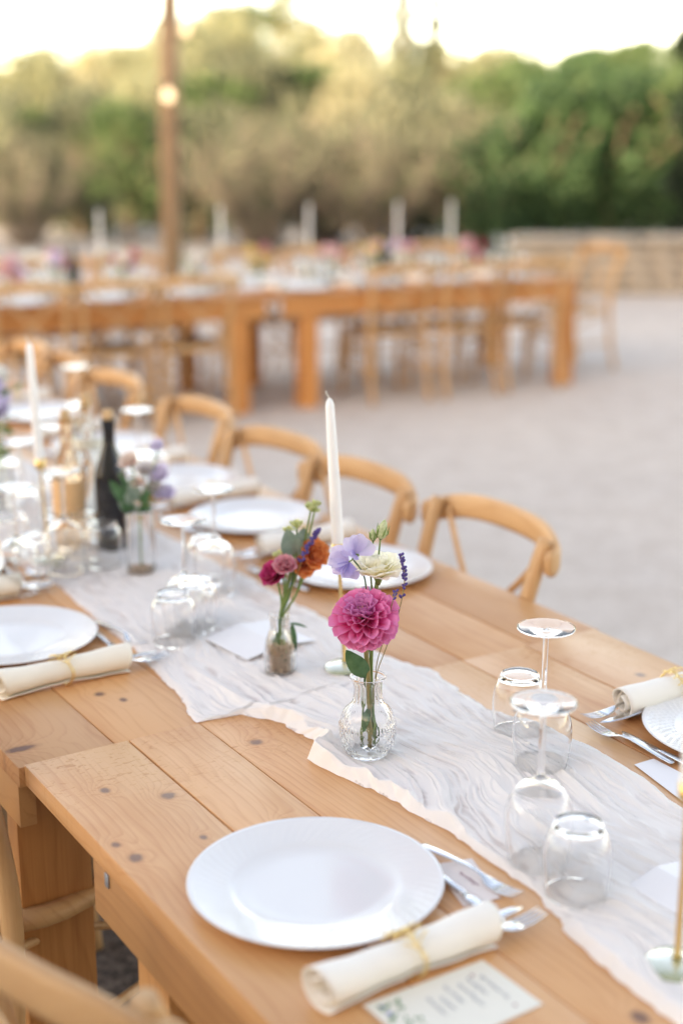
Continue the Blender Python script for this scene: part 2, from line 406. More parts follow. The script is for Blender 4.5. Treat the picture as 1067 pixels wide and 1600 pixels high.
# ------------------------------------------------------------------ vegetation
def leaf_quads(b, c, n, rx, rz, size, rng, shell=.45, flat=.0):
    for _ in range(n):
        while 1:
            p = Vector((rng.uniform(-1, 1), rng.uniform(-1, 1), rng.uniform(-1, 1)))
            if shell < p.length < 1: break
        q = Vector((c[0] + p.x * rx, c[1] + p.y * rx, c[2] + p.z * rz))
        e = Euler((rng.uniform(0, 6.3), rng.uniform(0, 6.3), rng.uniform(0, 6.3))).to_matrix()
        s_ = size * rng.uniform(.6, 1.3)
        b.add([q + e @ Vector((-s_, 0, 0)), q + e @ Vector((0, -s_ * .5, 0)), q + e @ Vector((s_, 0, 0)), q + e @ Vector((0, s_ * .5, s_ * .15))], [(0, 1, 2, 3)])
def crown(seed, h, w, n, size, lobes=9, low=.25):
    """clumped crown of leaf faces, local origin at ground"""
    rng = random.Random(seed); b = B()
    for k in range(lobes):
        a = rng.uniform(0, 6.28); rr = rng.uniform(.1, .62) * w; zz = h * rng.uniform(low + .05, .85)
        if k == 0: rr = 0; zz = h * .8
        r1 = w * rng.uniform(.28, .5)
        leaf_quads(b, (rr * math.cos(a), rr * math.sin(a), zz), n // lobes, r1, r1 * rng.uniform(.6, .95), size, rng)
    return b
def trunk(seed, h, r, limbs=5, w=1.):
    rng = random.Random(seed); b = B()
    b.tube(crom([(0, 0, -.3), (rng.uniform(-.1, .1), rng.uniform(-.1, .1), h * .35), (rng.uniform(-.2, .2), rng.uniform(-.2, .2), h * .75)], 4), [r * (1 - .6 * i / 8) for i in range(9)], 7)
    for k in range(limbs):
        a = rng.uniform(0, 6.28); z0 = h * rng.uniform(.2, .5)
        b.tube(crom([(0, 0, z0), (w * .3 * math.cos(a), w * .3 * math.sin(a), z0 + h * .2), (w * .6 * math.cos(a), w * .6 * math.sin(a), z0 + h * .35)], 3), [r * .5 * (1 - .7 * i / 6) for i in range(7)], 5)
    return b
M_BARK = simple('grey_brown_bark', (.17, .12, .085), .9, .3, 8.)
M_TWIG = simple('mauve_brown_twigs', (.20, .165, .135), .9, .3, 4.)
L_GREEN = leafmat('mid_green_leaves', (.035, .080, .032), (.13, .20, .08))
L_DEEP = leafmat('deep_green_leaves', (.016, .050, .022), (.085, .17, .07))
L_YEL = leafmat('yellow_green_leaves', (.16, .19, .10), (.33, .34, .22))
L_OLIVE = leafmat('olive_leaves', (.095, .115, .07), (.20, .215, .14))
L_CYP = leafmat('cypress_leaves', (.006, .016, .008), (.014, .03, .014), .1)
L_PALE = leafmat('pale_sandy_green_leaves', (.30, .30, .18), (.48, .46, .32))
def veg(name, seed, h, w, n, size, lm, lobes=9, low=.25, tr=.09, cat='tree'):
    t = thing(name, '', cat)
    trunk(seed, h, tr, 5, w).build('trunk', M_BARK, t)
    crown(seed, h, w, n, size, lobes, low).build('crown', lm, t, False)
    return Proto(t)
P_GREEN = veg('leafy_tree', 1, 3.4, 1.7, 2600, .085, L_GREEN)
P_DEEP = veg('dark_green_shrub', 2, 2.8, 1.7, 3000, .08, L_DEEP, 11, .02, cat='shrub')
P_YEL = veg('yellow_green_tree', 3, 3.6, 1.9, 2600, .10, L_YEL, 10, .15)
P_OLIVE = veg('olive_green_shrub', 4, 2.6, 1.7, 2400, .08, L_OLIVE, 10, .02, cat='shrub')
P_PALE = veg('pale_tree', 5, 3.2, 1.8, 2400, .10, L_PALE, 10, .1)
def twiggy(seed, h, w, nst, leaves):
    rng = random.Random(seed); t = thing('twiggy_shrub', '', 'shrub'); b = B(); lb = B()
    for _ in range(nst):
        a = rng.uniform(0, 6.28); k = rng.uniform(.15, 1); hh = h * rng.uniform(.6, 1) * (1 - .25 * k)
        x, y = math.cos(a) * w * k, math.sin(a) * w * k
        pts = crom([(x * .12, y * .12, 0), (x * .45, y * .45, hh * .5), (x * rng.uniform(.8, 1.1), y * rng.uniform(.8, 1.1), hh)], 3)
        b.tube(pts, [.016 * (1 - .8 * i / 6) + .003 for i in range(7)], 3, cap=False)
        for q in pts[2:]:
            for _j in range(2):
                d = Vector((rng.uniform(-.35, .35), rng.uniform(-.35, .35), rng.uniform(.1, .5)))
                b.tube([q, q + d], [.006, .002], 3, cap=False)
                if rng.random() < leaves: leaf_quads(lb, q + d, 3, .14, .14, .055, rng, 0)
    b.build('stems', M_TWIG, t, False); lb.build('leaves', L_OLIVE, t, False)
    return Proto(t)
P_TWIG = twiggy(8, 2.1, 1.6, 120, .8)

def plant_at(proto, px, D, s, label, top=None, group=None, z=None):
    p = atd(px, 300, D); z = max(0, hz(p.x, D)) if z is None else z
    sc = s if isinstance(s, (tuple, list)) else (s * random.uniform(.92, 1.1), s * random.uniform(.92, 1.1), s)
    return proto.put((p.x, D, z - .05), random.uniform(0, 6.28), label, sc, group)
# front row of shrubs at the edge of the terrace
front = [(P_YEL, -60, 21.5, .75, 'yellowish tree at the left end of the hedge line'), (P_TWIG, 40, 21, .75, 'brown twiggy shrub between the yellow tree and the timber pole'),
         (P_OLIVE, 125, 23, .9, 'olive green shrub left of the timber pole'), (P_GREEN, 205, 21.5, .66, 'low green bush just left of the timber pole'),
         (P_OLIVE, 310, 22, .80, 'olive brown shrub just right of the timber pole'), (P_TWIG, 405, 20.5, .85, 'tall bare twiggy shrub behind the tall candles'),
         (P_TWIG, 500, 21.5, .9, 'bare brown shrub at the middle of the hedge line'), (P_TWIG, 590, 20.5, .8, 'twiggy brown shrub below the pale tree'),
         (P_OLIVE, 665, 22, .85, 'olive shrub with bare stems beside the dark green hedge'), (P_TWIG, 745, 21, .9, 'bare arching shrub leaning into the dark green hedge'),
         (P_DEEP, 790, 20.2, .72, 'low dark green bush at the start of the stone wall'), (P_DEEP, 850, 20.5, .92, 'rounded dark green bush above the stone wall'),
         (P_GREEN, 905, 21.5, .78, 'bright green bush in the dark hedge above the wall'), (P_DEEP, 960, 20.3, .95, 'dense dark green bush near the cypress'),
         (P_DEEP, 1030, 21, .95, 'dark green bush beside the cypress trunk'), (P_GREEN, 1100, 20.2, .8, 'green bush behind the cypress')]
for pr, x, D, s, lab in front: plant_at(pr, x, D, s, lab)
# second row, then the slope
second = [(P_YEL, 0, 27, .62), (P_GREEN, 70, 28, .58), (P_OLIVE, 150, 27, .75), (P_YEL, 235, 29, .68), (P_GREEN, 330, 27, .74), (P_OLIVE, 420, 28, 1.0),
          (P_GREEN, 480, 29, .74), (P_PALE, 560, 26.5, .84), (P_YEL, 630, 28, .76), (P_PALE, 700, 26.5, .66), (P_GREEN, 770, 27, .80), (P_GREEN, 830, 28, .84),
          (P_DEEP, 900, 27, 1.1), (P_GREEN, 960, 28, .80), (P_DEEP, 1030, 27, .95), (P_OLIVE, 1100, 27, .9)]
words = {P_YEL: 'yellow green', P_GREEN: 'mid green', P_OLIVE: 'olive', P_PALE: 'pale sandy green', P_DEEP: 'deep green'}
for i, (pr, x, D, s) in enumerate(second):
    zone = 'left of the timber pole' if x < 240 else 'between the timber pole and the tall candle' if x < 540 else 'above the pale tree gap' if x < 740 else 'above the right hand hedge'
    plant_at(pr, x, D, s, words[pr] + ' tree in the second row ' + zone, group='trees in the row behind the hedge ' + words[pr] + ' ' + zone)
rng = random.Random(21)
for row, (D, nn) in enumerate([(34, 13), (42, 14), (52, 15), (64, 16), (80, 18)]):
    for i in range(nn):
        x = -120 + (i + rng.uniform(.2, .8)) * 1320 / nn
        k = rng.random()
        if x < 260: pr = P_YEL if k < .5 else P_PALE if k < .75 else P_OLIVE
        elif x < 500: pr = P_YEL if k < .65 else P_GREEN if k < .85 else P_PALE
        elif x < 740: pr = P_PALE if k < .5 else P_YEL if k < .75 else P_OLIVE
        else: pr = P_GREEN if k < .55 else P_OLIVE if k < .8 else P_YEL
        s = rng.uniform(.6, .85) * (1 + row * .07)
        side = 'left slope' if x < 260 else 'middle slope' if x < 740 else 'right slope'
        plant_at(pr, x, D + rng.uniform(-3, 3), s, words[pr] + ' tree on the ' + side + ' of the hill', group='hillside trees ' + words[pr] + ' ' + side)
# two slim conifers on the skyline, one dark cypress at the right edge
def conifer(name, seed, h, w, n, size, lm, label, px, D, pw=1., z=None):
    rng = random.Random(seed); p = atd(px, 300, D); zz = max(0, hz(p.x, D)) if z is None else z
    t = thing(name, label, 'tree', (p.x, D, zz))
    B().tube([(0, 0, 0), (0, 0, h * .95)], [.11 * h / 5, .01], 7).build('trunk', M_BARK, t)
    b = B()
    for _ in range(n):
        f = rng.random(); r = w * (1 - f) ** pw * math.sqrt(rng.uniform(.35, 1)) * (.75 + .25 * math.sin(f * 60)); a = rng.uniform(0, 6.28)
        q = Vector((r * math.cos(a), r * math.sin(a), .1 + f * h))
        e = Euler((rng.uniform(0, 6.3), rng.uniform(0, 6.3), rng.uniform(0, 6.3))).to_matrix()
        s_ = size * rng.uniform(.6, 1.2)
        b.add([q + e @ Vector((-s_, 0, 0)), q + e @ Vector((0, -s_ * .4, 0)), q + e @ Vector((s_, 0, 0)), q + e @ Vector((0, s_ * .4, 0))], [(0, 1, 2, 3)])
    b.build('crown', lm, t, False)
L_GREY = leafmat('grey_green_needles', (.09, .12, .08), (.17, .20, .14))
conifer('slim_conifer', 31, 7.4, .85, 3800, .10, L_GREY, 'grey green slim conifer rising above the tree line', 626, 44, .8)
conifer('slim_conifer', 32, 6.0, .7, 3000, .10, L_YEL, 'yellowish thin conifer next to the grey green one', 676, 46, .9)
conifer('cypress', 33, 7.5, .66, 16000, .13, L_CYP, 'very dark tall cypress cut by the right edge of the picture', 1122, 17.6, .06, z=0)

# ------------------------------------------------------------------ low dry stone wall at the right
M_STONE = simple('pale_wall_stone', (.43, .36, .29), .9, .3, 6., .6, 20., .01)
M_COPE = simple('wall_coping_stone', (.46, .39, .32), .9, .2, 4., .6, 20., .01)
M_MORTAR = simple('wall_earth_mortar', (.20, .165, .13), .95)
wl_t = thing('stone_wall', 'low dry stone wall with flat coping below the dark green hedge', 'wall', (8.65, 15.25, 0), R(3))
B().box((0, .15, .26), (13.6, .26, .50)).build('core', M_MORTAR, wl_t, False)
rng = random.Random(5)
st_m = [B().box((0, 0, 0), (1, 1, 1), bev=.0).mesh('stone', M_STONE, False)]
for k in range(4):
    b = B(); rg = random.Random(k)
    bm = bmesh.new(); bmesh.ops.create_cube(bm, size=1)
    bmesh.ops.bevel(bm, geom=list(bm.edges), offset=.13, segments=1, affect='EDGES')
    for p in bm.verts: p.co += Vector([rg.uniform(-.05, .05) for _ in range(3)])
    bm.verts.index_update(); b.add([p.co for p in bm.verts], [[q.index for q in f.verts] for f in bm.faces]); bm.free()
    st_m.append(b.mesh('stone', M_STONE, True))
for row in range(4):
    x = -6.9; z = .065 + row * .13
    while x < 6.8:
        w = rng.uniform(.2, .46); o = bpy.data.objects.new('stone', st_m[rng.randint(1, 4)]); C.objects.link(o); o.parent = wl_t
        o.location = (x + w / 2, .02, z); o.scale = (w - .015, .16, .122); x += w
x = -6.9
while x < 6.8:
    w = rng.uniform(.5, .8); o = bpy.data.objects.new('coping_stone', st_m[rng.randint(1, 4)].copy()); o.data.materials[0] = M_COPE; C.objects.link(o); o.parent = wl_t
    o.location = (x + w / 2, .13, .56); o.scale = (w - .015, .44, .08); x += w

# ------------------------------------------------------------------ timber pole with festoon lights
pb = atd(268, 400, 12.4); pole = thing('timber_pole', 'round timber pole wound with string lights behind the far tables', 'pole', (pb.x, 12.4, 0))
B().tube([(0, 0, 0), (.03, 0, 2.2), (.13, 0, 4.4)], [.095, .085, .07], 14).build('shaft', M_POLE, pole)
def bulb_mat():
    s = NT('lit_bulb'); e = s.n('Emission', {'Color': (1, .88, .72), 'Strength': .45}); return s.done(e)
M_BULB = bulb_mat(); M_CABLE = simple('black_cable', (.02, .02, .02), .6)
M_SOCKET = simple('black_lamp_socket', (.02, .02, .02), .5)
fl = thing('festoon_lights', 'string of warm round bulbs wound up the timber pole', 'string lights', (pb.x, 12.4, 0))
pts = [(.11 * math.cos(k * .8), .11 * math.sin(k * .8), 1.6 + k * .07) for k in range(34)]
B().tube(pts, .006, 5).build('cable', M_CABLE, fl)
def bulb(par, p, r=.042):
    b = B().lathe([(0.0005, -r), (r * .7, -r * .7), (r, 0), (r * .72, r * .72), (.014, r * 1.25)], 14).build('bulb', M_BULB, par, loc=p)
    B().lathe([(.0005, r * 2.1), (.016, r * 2.1), (.016, r * 1.2), (.0005, r * 1.2)], 10).build('socket', M_SOCKET, par, loc=p, smooth=False)
for px, py in ((263, 150), (290, 47)):
    q = atd(px, py, 12.22); bulb(fl, (q.x - pb.x, -.18, q.z), .05 if py > 100 else .04)
def span(label, a, b_, sag, nb, rad=.03):
    t = thing('festoon_lights', label, 'string lights', a); d = Vector(b_) - Vector(a)
    P = [Vector((d.x * k / 24, d.y * k / 24, d.z * k / 24 - 4 * sag * (k / 24) * (1 - k / 24))) for k in range(25)]
    B().tube(P, .004, 4).build('cable', M_CABLE, t)
    for k in range(nb):
        f = (k + .5) / nb; bulb(t, (d.x * f, d.y * f, d.z * f - 4 * sag * f * (1 - f) - .06), rad)
pt = atd(284, -20, 12.4)
span('string of bulbs sagging across the sky at top right', (pb.x + .03, 12.4, 4.35), (12, 15, 4.6), 1.15, 16)
span('string of bulbs running off the top left of the sky', (pb.x + .03, 12.4, 4.3), (-9, 13, 4.2), .9, 10)

# ------------------------------------------------------------------ tables
def plank_table(label, origin, rot, u0, u1, vs_, h, th, mt, mleg, mapron, maprx, legs, leg=(.115, .075), apron=None, name='farm_table', long_axis='y'):
    """planks run along local y; x is across. legs = [(x, y)] centres"""
    t = thing(name, label, 'table', origin, rot)
    rg = random.Random(len(label))
    for a, b_ in zip(vs_[:-1], vs_[1:]):
        g_ = .0012; dz = rg.uniform(-.0006, .0006)
        o = B().box(((a + b_) / 2, (u0 + u1) / 2, h - th / 2 + dz), (b_ - a - g_ * 2, u1 - u0, th), bev=.0022).build('plank', mt, t)
        smooth_angle(o, 30)
    x0, x1 = vs_[0], vs_[-1]
    if apron:
        ah, ay0, ay1, inset = apron
        for xx in (x0 + inset, x1 - inset):
            smooth_angle(B().box((xx, (ay0 + ay1) / 2, h - th - ah / 2 - .001), (.028, ay1 - ay0, ah), bev=.002).build('apron', mapron, t), 30)
        for yy in (ay0 + .09, ay1 - .09):
            smooth_angle(B().box(((x0 + x1) / 2, yy, h - th - ah / 2 - .001), (x1 - x0 - 2 * inset - .032, .028, ah), bev=.002).build('apron', maprx, t), 30)
    zt = h - th - .002
    for (lx, ly) in legs:
        smooth_angle(B().box((lx, ly, zt / 2), (leg[0], leg[1], zt), bev=.004).build('leg', mleg, t), 30)
    return t
VS = [0, .174, .301, .47, .66, .838, .985, 1.16]
t1 = plank_table('pine table nearest the camera, with the pink dahlia vase and the large plate', TO, TA, -2.25, 0, VS, .75, .034, M_TABLE, M_LEG, M_APRON, M_APRONX,
    [(.075, -.405), (1.085, -.405), (.075, -1.9), (1.085, -1.9)], (.10, .10), (.085, -2.0, -.262, .018))
t2 = plank_table('pine table butted end to end beyond the nearest one, with the wine bottles', TO, TA, .003, 2.2, [-.008, .155, .335, .50, .675, .85, 1.01, 1.175], .744, .034, M_TABLE2, M_LEG, M_APRON, M_APRONX,
    [(.075, .115), (1.09, .115), (.075, 2.1), (1.09, 2.1)], (.125, .05), (.075, .02, 2.18, .018))
t3 = plank_table('third pine table of the near row, mostly off the left edge', TO, TA, 2.206, 4.4, [-.004, .16, .33, .50, .68, .85, 1.0, 1.165], .748, .034, M_TABLE2, M_LEG, M_APRON, M_APRONX,
    [(.075, 2.3), (1.09, 2.3), (.075, 4.3), (1.09, 4.3)], (.12, .06), (.075, 2.22, 4.38, .018))
# bracket on the near apron
br = B().box((0, 0, 0), (.003, .012, .02), bev=.001).build('bracket', M_IRON, t1, loc=(.0025, -.315, .703))

# ------------------------------------------------------------------ chairs
def make_chair(mw, mr, label, detail=True):
    t = thing('cross_back_chair', label, 'chair'); sg = 10 if detail else 6; nn = 5 if detail else 3
    # seat
    prof = []
    for k in range(28):
        a = 2 * math.pi * k / 28; ca, sa = math.cos(a), math.sin(a)
        x = .215 * math.copysign(abs(ca) ** .6, ca) * (1 + .06 * sa); y = .205 * math.copysign(abs(sa) ** .6, sa)
        prof.append((x, y))
    def ring(k_, z): return [(x * k_, y * k_, z) for x, y in prof]
    b = B(); L = [ring(.86, .452), ring(.97, .455), ring(1, .442), ring(1, .428), ring(.95, .42), ring(.86, .42)]
    vv = sum(L, []); n = 28; f = [(i * n + k, i * n + (k + 1) % n, ((i + 1) % 6) * n + (k + 1) % n, ((i + 1) % 6) * n + k) for i in range(6) for k in range(n)]
    b.add(vv, f); b.build('seat_frame', mr, t)
    B().add(ring(.87, .448) + [(0, 0, .440)], [(k, (k + 1) % n, n) for k in range(n)]).build('seat', M_RATTAN, t)
    for sx in (-1, 1):
        P = crom([(sx * .20, -.265, 0), (sx * .195, -.215, .22), (sx * .192, -.195, .45), (sx * .196, -.215, .62), (sx * .205, -.262, .80), (sx * .207, -.285, .862)], nn)
        B().tube(P, [.0175 - .0035 * abs(i / len(P) - .45) for i in range(len(P))], sg, up=(1, 0, 0), flat=1.12).build('leg', mw, t)
        B().tube(crom([(sx * .19, .17, .425), (sx * .2, .185, .2), (sx * .205, .20, 0)], nn), .0165, sg).build('leg', mw, t)
        # side stretcher
        B().tube([(sx * .196, -.215, .2), (sx * .2, .185, .2)], .009, sg).build('stretcher', mw, t)
        B().tube(crom([(sx * .185, -.20, .415), (sx * .13, .0, .34), (sx * .19, .17, .28)], nn), .008, sg).build('stretcher', mw, t)
    B().tube([(-.2, .187, .25), (.2, .187, .25)], .009, sg).build('stretcher', mw, t)
    # curved top rail wraps behind the posts
    w, hh, th = .245, .060, .019
    pl = [(-w + .004, -.262), (-w + .008, -.282), (-.215, -.304), (-.12, -.335), (0, -.346), (.12, -.335), (.215, -.304), (w - .008, -.282), (w - .004, -.262)]
    pl = [(p.x, p.y) for p in crom([(x, y, 0) for x, y in pl], 4 if detail else 2)]
    b = B(); m = len(pl); sec = 8; vv = []
    for i, (x, y) in enumerate(pl):
        tx, ty = pl[min(i + 1, m - 1)][0] - pl[max(i - 1, 0)][0], pl[min(i + 1, m - 1)][1] - pl[max(i - 1, 0)][1]
        l = math.hypot(tx, ty) or 1; nx, ny = ty / l, -tx / l
        e = min(1, (1.08 - abs(i / (m - 1) * 2 - 1)) * 5) ; drop = .035 * (x / w) ** 4
        for k in range(sec):
            g_ = 2 * math.pi * (k + .5) / sec; ca = math.copysign(abs(math.cos(g_)) ** .55, math.cos(g_)); sa = math.copysign(abs(math.sin(g_)) ** .55, math.sin(g_))
            vv.append((x + nx * ca * th / 2 * 1.0, y + ny * ca * th / 2, .852 - drop + sa * hh / 2 * (.55 + .45 * e)))
    b.add(vv, [(i * sec + k, i * sec + (k + 1) % sec, (i + 1) * sec + (k + 1) % sec, (i + 1) * sec + k) for i in range(m - 1) for k in range(sec)] + [tuple(range(sec))[::-1], tuple((m - 1) * sec + k for k in range(sec))])
    b.build('top_rail', mr, t)
    for sx in (-1, 1):
        off = .008 * sx
        P = crom([(sx * .19, -.300, .84), (sx * .11, -.288 + off, .745), (0, -.262 + off, .635), (-sx * .10, -.235 + off, .535), (-sx * .18, -.208, .44)], nn)
        B().tube(P, .0085, sg, up=(0, 1, 0), flat=.75).build('cross_brace', mw, t)
    return t
P_CH = Proto(make_chair(M_CHAIR, M_RAIL, ''))
AR = TA + R(90); AL = TA - R(90)
right_ch = [(.455, .955, -3, 'cross back chair nearest the pink dahlia, pulled up behind the tall candle plate'), (.935, .925, 1, 'second cross back chair on the far side, behind the tall white candle'),
            (1.36, .935, 4, 'third cross back chair on the far side, half hidden by its neighbour'), (1.93, .965, -2, 'pale cross back chair standing in front of the far table leg'),
            (2.55, .95, 2, 'cross back chair behind the dark wine bottle'), (3.05, .95, -2, 'cross back chair behind the rosé bottle'), (3.4, .95, 1, 'cross back chair behind the left candle'),
            (-.52, 1.02, 0, 'cross back chair at the woven plate setting, outside the picture')]
for u, v, da, lab in right_ch[:-1]: P_CH.put(T(u, v, 0), AR + R(da), lab)
P_CH.put(T(-.548, .068, 0), AL + R(13), 'blurred cross back chair in the bottom left corner, nearest the camera')
P_CH.put(T(.285, .075, 0), AL + R(24), 'cross back chair at the left edge whose post leans beside the table leg')
P_CH.put(T(.80, .13, 0), AL, 'cross back chair with rattan seat pushed under the second table')

# ------------------------------------------------------------------ gauze runner
def vnoise(x, y, seed=0):
    xi = np.floor(x).astype(int); yi = np.floor(y).astype(int); xf = x - xi; yf = y - yi
    def h(a, b):
        n = (a * 374761393 + b * 668265263 + seed * 1442695041) & 0x7fffffff
        n = (n ^ (n >> 13)) * 1274126177 & 0x7fffffff
        return ((n ^ (n >> 16)) & 0xffff) / 65535.
    sx = xf * xf * (3 - 2 * xf); sy = yf * yf * (3 - 2 * yf)
    return (h(xi, yi) * (1 - sx) + h(xi + 1, yi) * sx) * (1 - sy) + (h(xi, yi + 1) * (1 - sx) + h(xi + 1, yi + 1) * sx) * sy
LK = [(-1.5, .36), (-1.007, .375), (-.91, .38), (-.795, .401), (-.71, .421), (-.521, .427), (-.442, .416), (-.376, .412), (-.307, .397), (-.25, .385), (-.216, .382), (-.184, .425), (-.13, .420), (-.073, .413), (-.006, .374), (.004, .300), (.05, .306), (.13, .33), (.21, .336), (.367, .352), (.577, .358), (.88, .38), (1.5, .36), (2.2, .38), (3.2, .36)]
RK = [(-1.5, .74), (-1.0, .76), (-.646, .753), (-.549, .772), (-.468, .775), (-.305, .782), (-.21, .742), (-.151, .745), (-.009, .768), (.101, .733), (.249, .742), (.445, .752), (.767, .745), (1.083, .734), (1.6, .75), (2.2, .72), (3.2, .74)]
def runner():
    us = np.concatenate([np.linspace(-1.25, .5, 900), np.linspace(.503, 3.2, 420)])
    nv = 340; w = np.linspace(0, 1, nv)
    Lv = np.interp(us, [a for a, _ in LK], [b for _, b in LK]); Rv = np.interp(us, [a for a, _ in RK], [b for _, b in RK])
    Lv = Lv + .006 * (vnoise(us * 22, us * 0 + 3, 1) - .5) + .004 * (vnoise(us * 75, us * 0, 2) - .5)
    Rv = Rv + .010 * (vnoise(us * 18, us * 0 + 9, 3) - .5) + .005 * (vnoise(us * 70, us * 0, 4) - .5)
    U, Wd = np.meshgrid(us, w, indexing='ij')
    V = Lv[:, None] + (Rv - Lv)[:, None] * Wd
    e = np.minimum(Wd, 1 - Wd) * (Rv - Lv)[:, None]             # distance from the nearer edge
    # slow drift of the folds, fanning out round the vase
    fan = .10 * np.exp(-((U + .15) / .28) ** 2) * (V - .46)
    q = V + .070 * (vnoise(U * 3.2, V * 3 + 5, 5) - .5) + .040 * (vnoise(U * 8, V * 7, 6) - .5) + .009 * (vnoise(U * 19, V * 14, 7) - .5) + .22 * fan * (U + .3)
    tw = .30 * np.exp(-((U + .12) / .30) ** 2)
    q2 = q + tw * U * (1.1 - 1.2 * (V - .4) / .35)
    def ridge(p, seed, k):                                        # sharp crest folds
        n = vnoise(p, U * k, seed); return 1 - np.abs(2 * n - 1)
    big = ridge(q2 * 15, 11, 1.9) ** 3.0
    mid = ridge(q2 * 66 + .7 * vnoise(U * 13, V * 20, 12), 13, 3.6) ** 2.6
    fine = ridge(q2 * 175 + 1.8 * vnoise(U * 26, V * 45, 14), 15, 15.) ** 2.2
    amp = np.clip(2.4 * vnoise(U * 4.5, V * 7, 16) - .45, .12, 1.4)
    Z = .0014 + big * .0080 * amp + mid * .0034 * amp + fine * .0026
    # bunched rolled edges
    eb = np.exp(-(e / .012) ** 2) * np.clip(1.9 * vnoise(U * 9, V * 4, 23) - .55, 0, 1)
    Z += eb * (.003 + .006 * vnoise(U * 40, V * 30, 17))
    roll = np.exp(-(((V - Lv[:, None]) - .013) / .011) ** 2) * np.clip(1 - np.abs((U + .26) / .26) ** 3, 0, 1) * (.45 + .75 * vnoise(U * 28, V * 20, 41)); Z += roll * .011
    lump = np.exp(-(((U + .215) / .05) ** 2 + ((V - .405) / .03) ** 2)); Z += lump * (.010 + .010 * ridge(q * 60 + U * 30, 18, 30.))
    side = np.minimum(1, e / .014); Z = Z * (.06 + .94 * side)
    vz = np.exp(-((U + .255) ** 2 + (V - .475) ** 2) / .045 ** 2); Z = Z * (1 - .75 * vz)       # pressed flat beneath the vase
    # gather horizontally where cloth folds
    V = V + .006 * (mid - .5) * (1 - eb) ; U = U + .004 * (big - .5)
    # step down onto the slightly lower second table
    X = V; Y = U
    Zw = .7505 + Z - .0055 * np.clip((U - .0) / .02, 0, 1)
    nu = len(us)
    co = np.stack([X, Y, Zw], -1).reshape(-1, 3).astype(np.float32)
    idx = np.arange(nu * nv).reshape(nu, nv)
    F = np.stack([idx[:-1, :-1], idx[:-1, 1:], idx[1:, 1:], idx[1:, :-1]], -1).reshape(-1, 4)
    me = bpy.data.meshes.new('table_runner')
    me.vertices.add(len(co)); me.vertices.foreach_set('co', co.ravel())
    me.loops.add(F.size); me.loops.foreach_set('vertex_index', F.ravel().astype(np.int32))
    me.polygons.add(len(F)); me.polygons.foreach_set('loop_start', np.arange(0, F.size, 4, dtype=np.int32))
    try: me.polygons.foreach_set('loop_total', np.full(len(F), 4, dtype=np.int32))
    except Exception: pass
    me.update(calc_edges=True)
    at_ = me.attributes.new('dens', 'FLOAT', 'POINT')
    fray = np.exp(-(e / .0035) ** 2) * vnoise(U * 420, V * 300, 31)
    dens = (eb * .15 + roll * .3 + (big * .30 + mid * .50 + fine * .50) * (.35 + .75 * amp) - .24 + lump * .3 - fray * .6).reshape(-1).astype(np.float32)
    at_.data.foreach_set('value', dens)
    me.polygons.foreach_set('use_smooth', np.ones(len(F), dtype=bool)); me.materials.append(M_GAUZE); me.validate()
    o = bpy.data.objects.new('table_runner', me); C.objects.link(o); o.location = TO; o.rotation_euler = (0, 0, TA)
    return tag(o, 'crinkled off white gauze runner lying down the middle of the near tables', 'table runner')
runner()

# ------------------------------------------------------------------ tableware
def make_plate(mt, r=.165):
    b = B(); k = r / .165
    b.lathe([(.0003, .006), (.075 * k, .006), (.100 * k, .0066), (.107 * k, .0095), (.114 * k, .0118), (.158 * k, .0185), (.1635 * k, .0203), (.165 * k, .019), (.163 * k, .0172), (.110 * k, .0085), (.092 * k, .002), (.085 * k, .0), (.080 * k, .0015), (.0003, .0015)], 96)
    o = b.build('charger_plate', mt); return tag(o, '', 'plate', 'white charger plates on the near tables')
P_PL = Proto(make_plate(M_PLATE)); P_PL2 = Proto(make_plate(M_PLATE2))
def loft(b, secs, n=10, sq=.7):
    """secs: (x, y, z, halfwidth, halfthick) along x"""
    vv = []
    for (x, y, z, hw, ht) in secs:
        for k in range(n):
            a = 2 * math.pi * (k + .5) / n; ca, sa = math.cos(a), math.sin(a)
            vv.append((x, y + hw * math.copysign(abs(ca) ** sq, ca), z + ht * math.copysign(abs(sa) ** sq, sa)))
    m = len(secs)
    b.add(vv, [(i * n + k, (i + 1) * n + k, (i + 1) * n + (k + 1) % n, i * n + (k + 1) % n) for i in range(m - 1) for k in range(n)] + [tuple(range(n)), tuple((m - 1) * n + k for k in range(n))[::-1]])
    return b
def make_fork(L=.18, label=''):
    """handle end at x=0, tines at x=L, bowed in the middle"""
    t = thing('fork', label, 'fork'); k = L / .18
    b = B(); S_ = [(0, .0032, .0035), (.004, .0060, .0042), (.03, .0066, .006), (.06, .0046, .0085), (.09, .0030, .0105), (.108, .0027, .0095), (.118, .0050, .0070), (.127, .0098, .0040), (.138, .0115, .0026), (.145, .0116, .0026)]
    loft(b, [(x * k, 0, z, w, .0012 if x < .115 else .0009) for x, w, z in S_], 10)
    b.build('handle', M_STEEL, t)
    for j in range(4):
        y = (-1.5 + j) * .0062
        tb = B(); loft(tb, [(.144 * k, y, .0026, .0021, .0009), (.155 * k, y, .0028, .0019, .0009), (.168 * k, y * .98, .0048, .0016, .0008), (.180 * k, y * .95, .0085, .0006, .0005)], 6)
        tb.build('tine', M_STEEL, t)
    return t
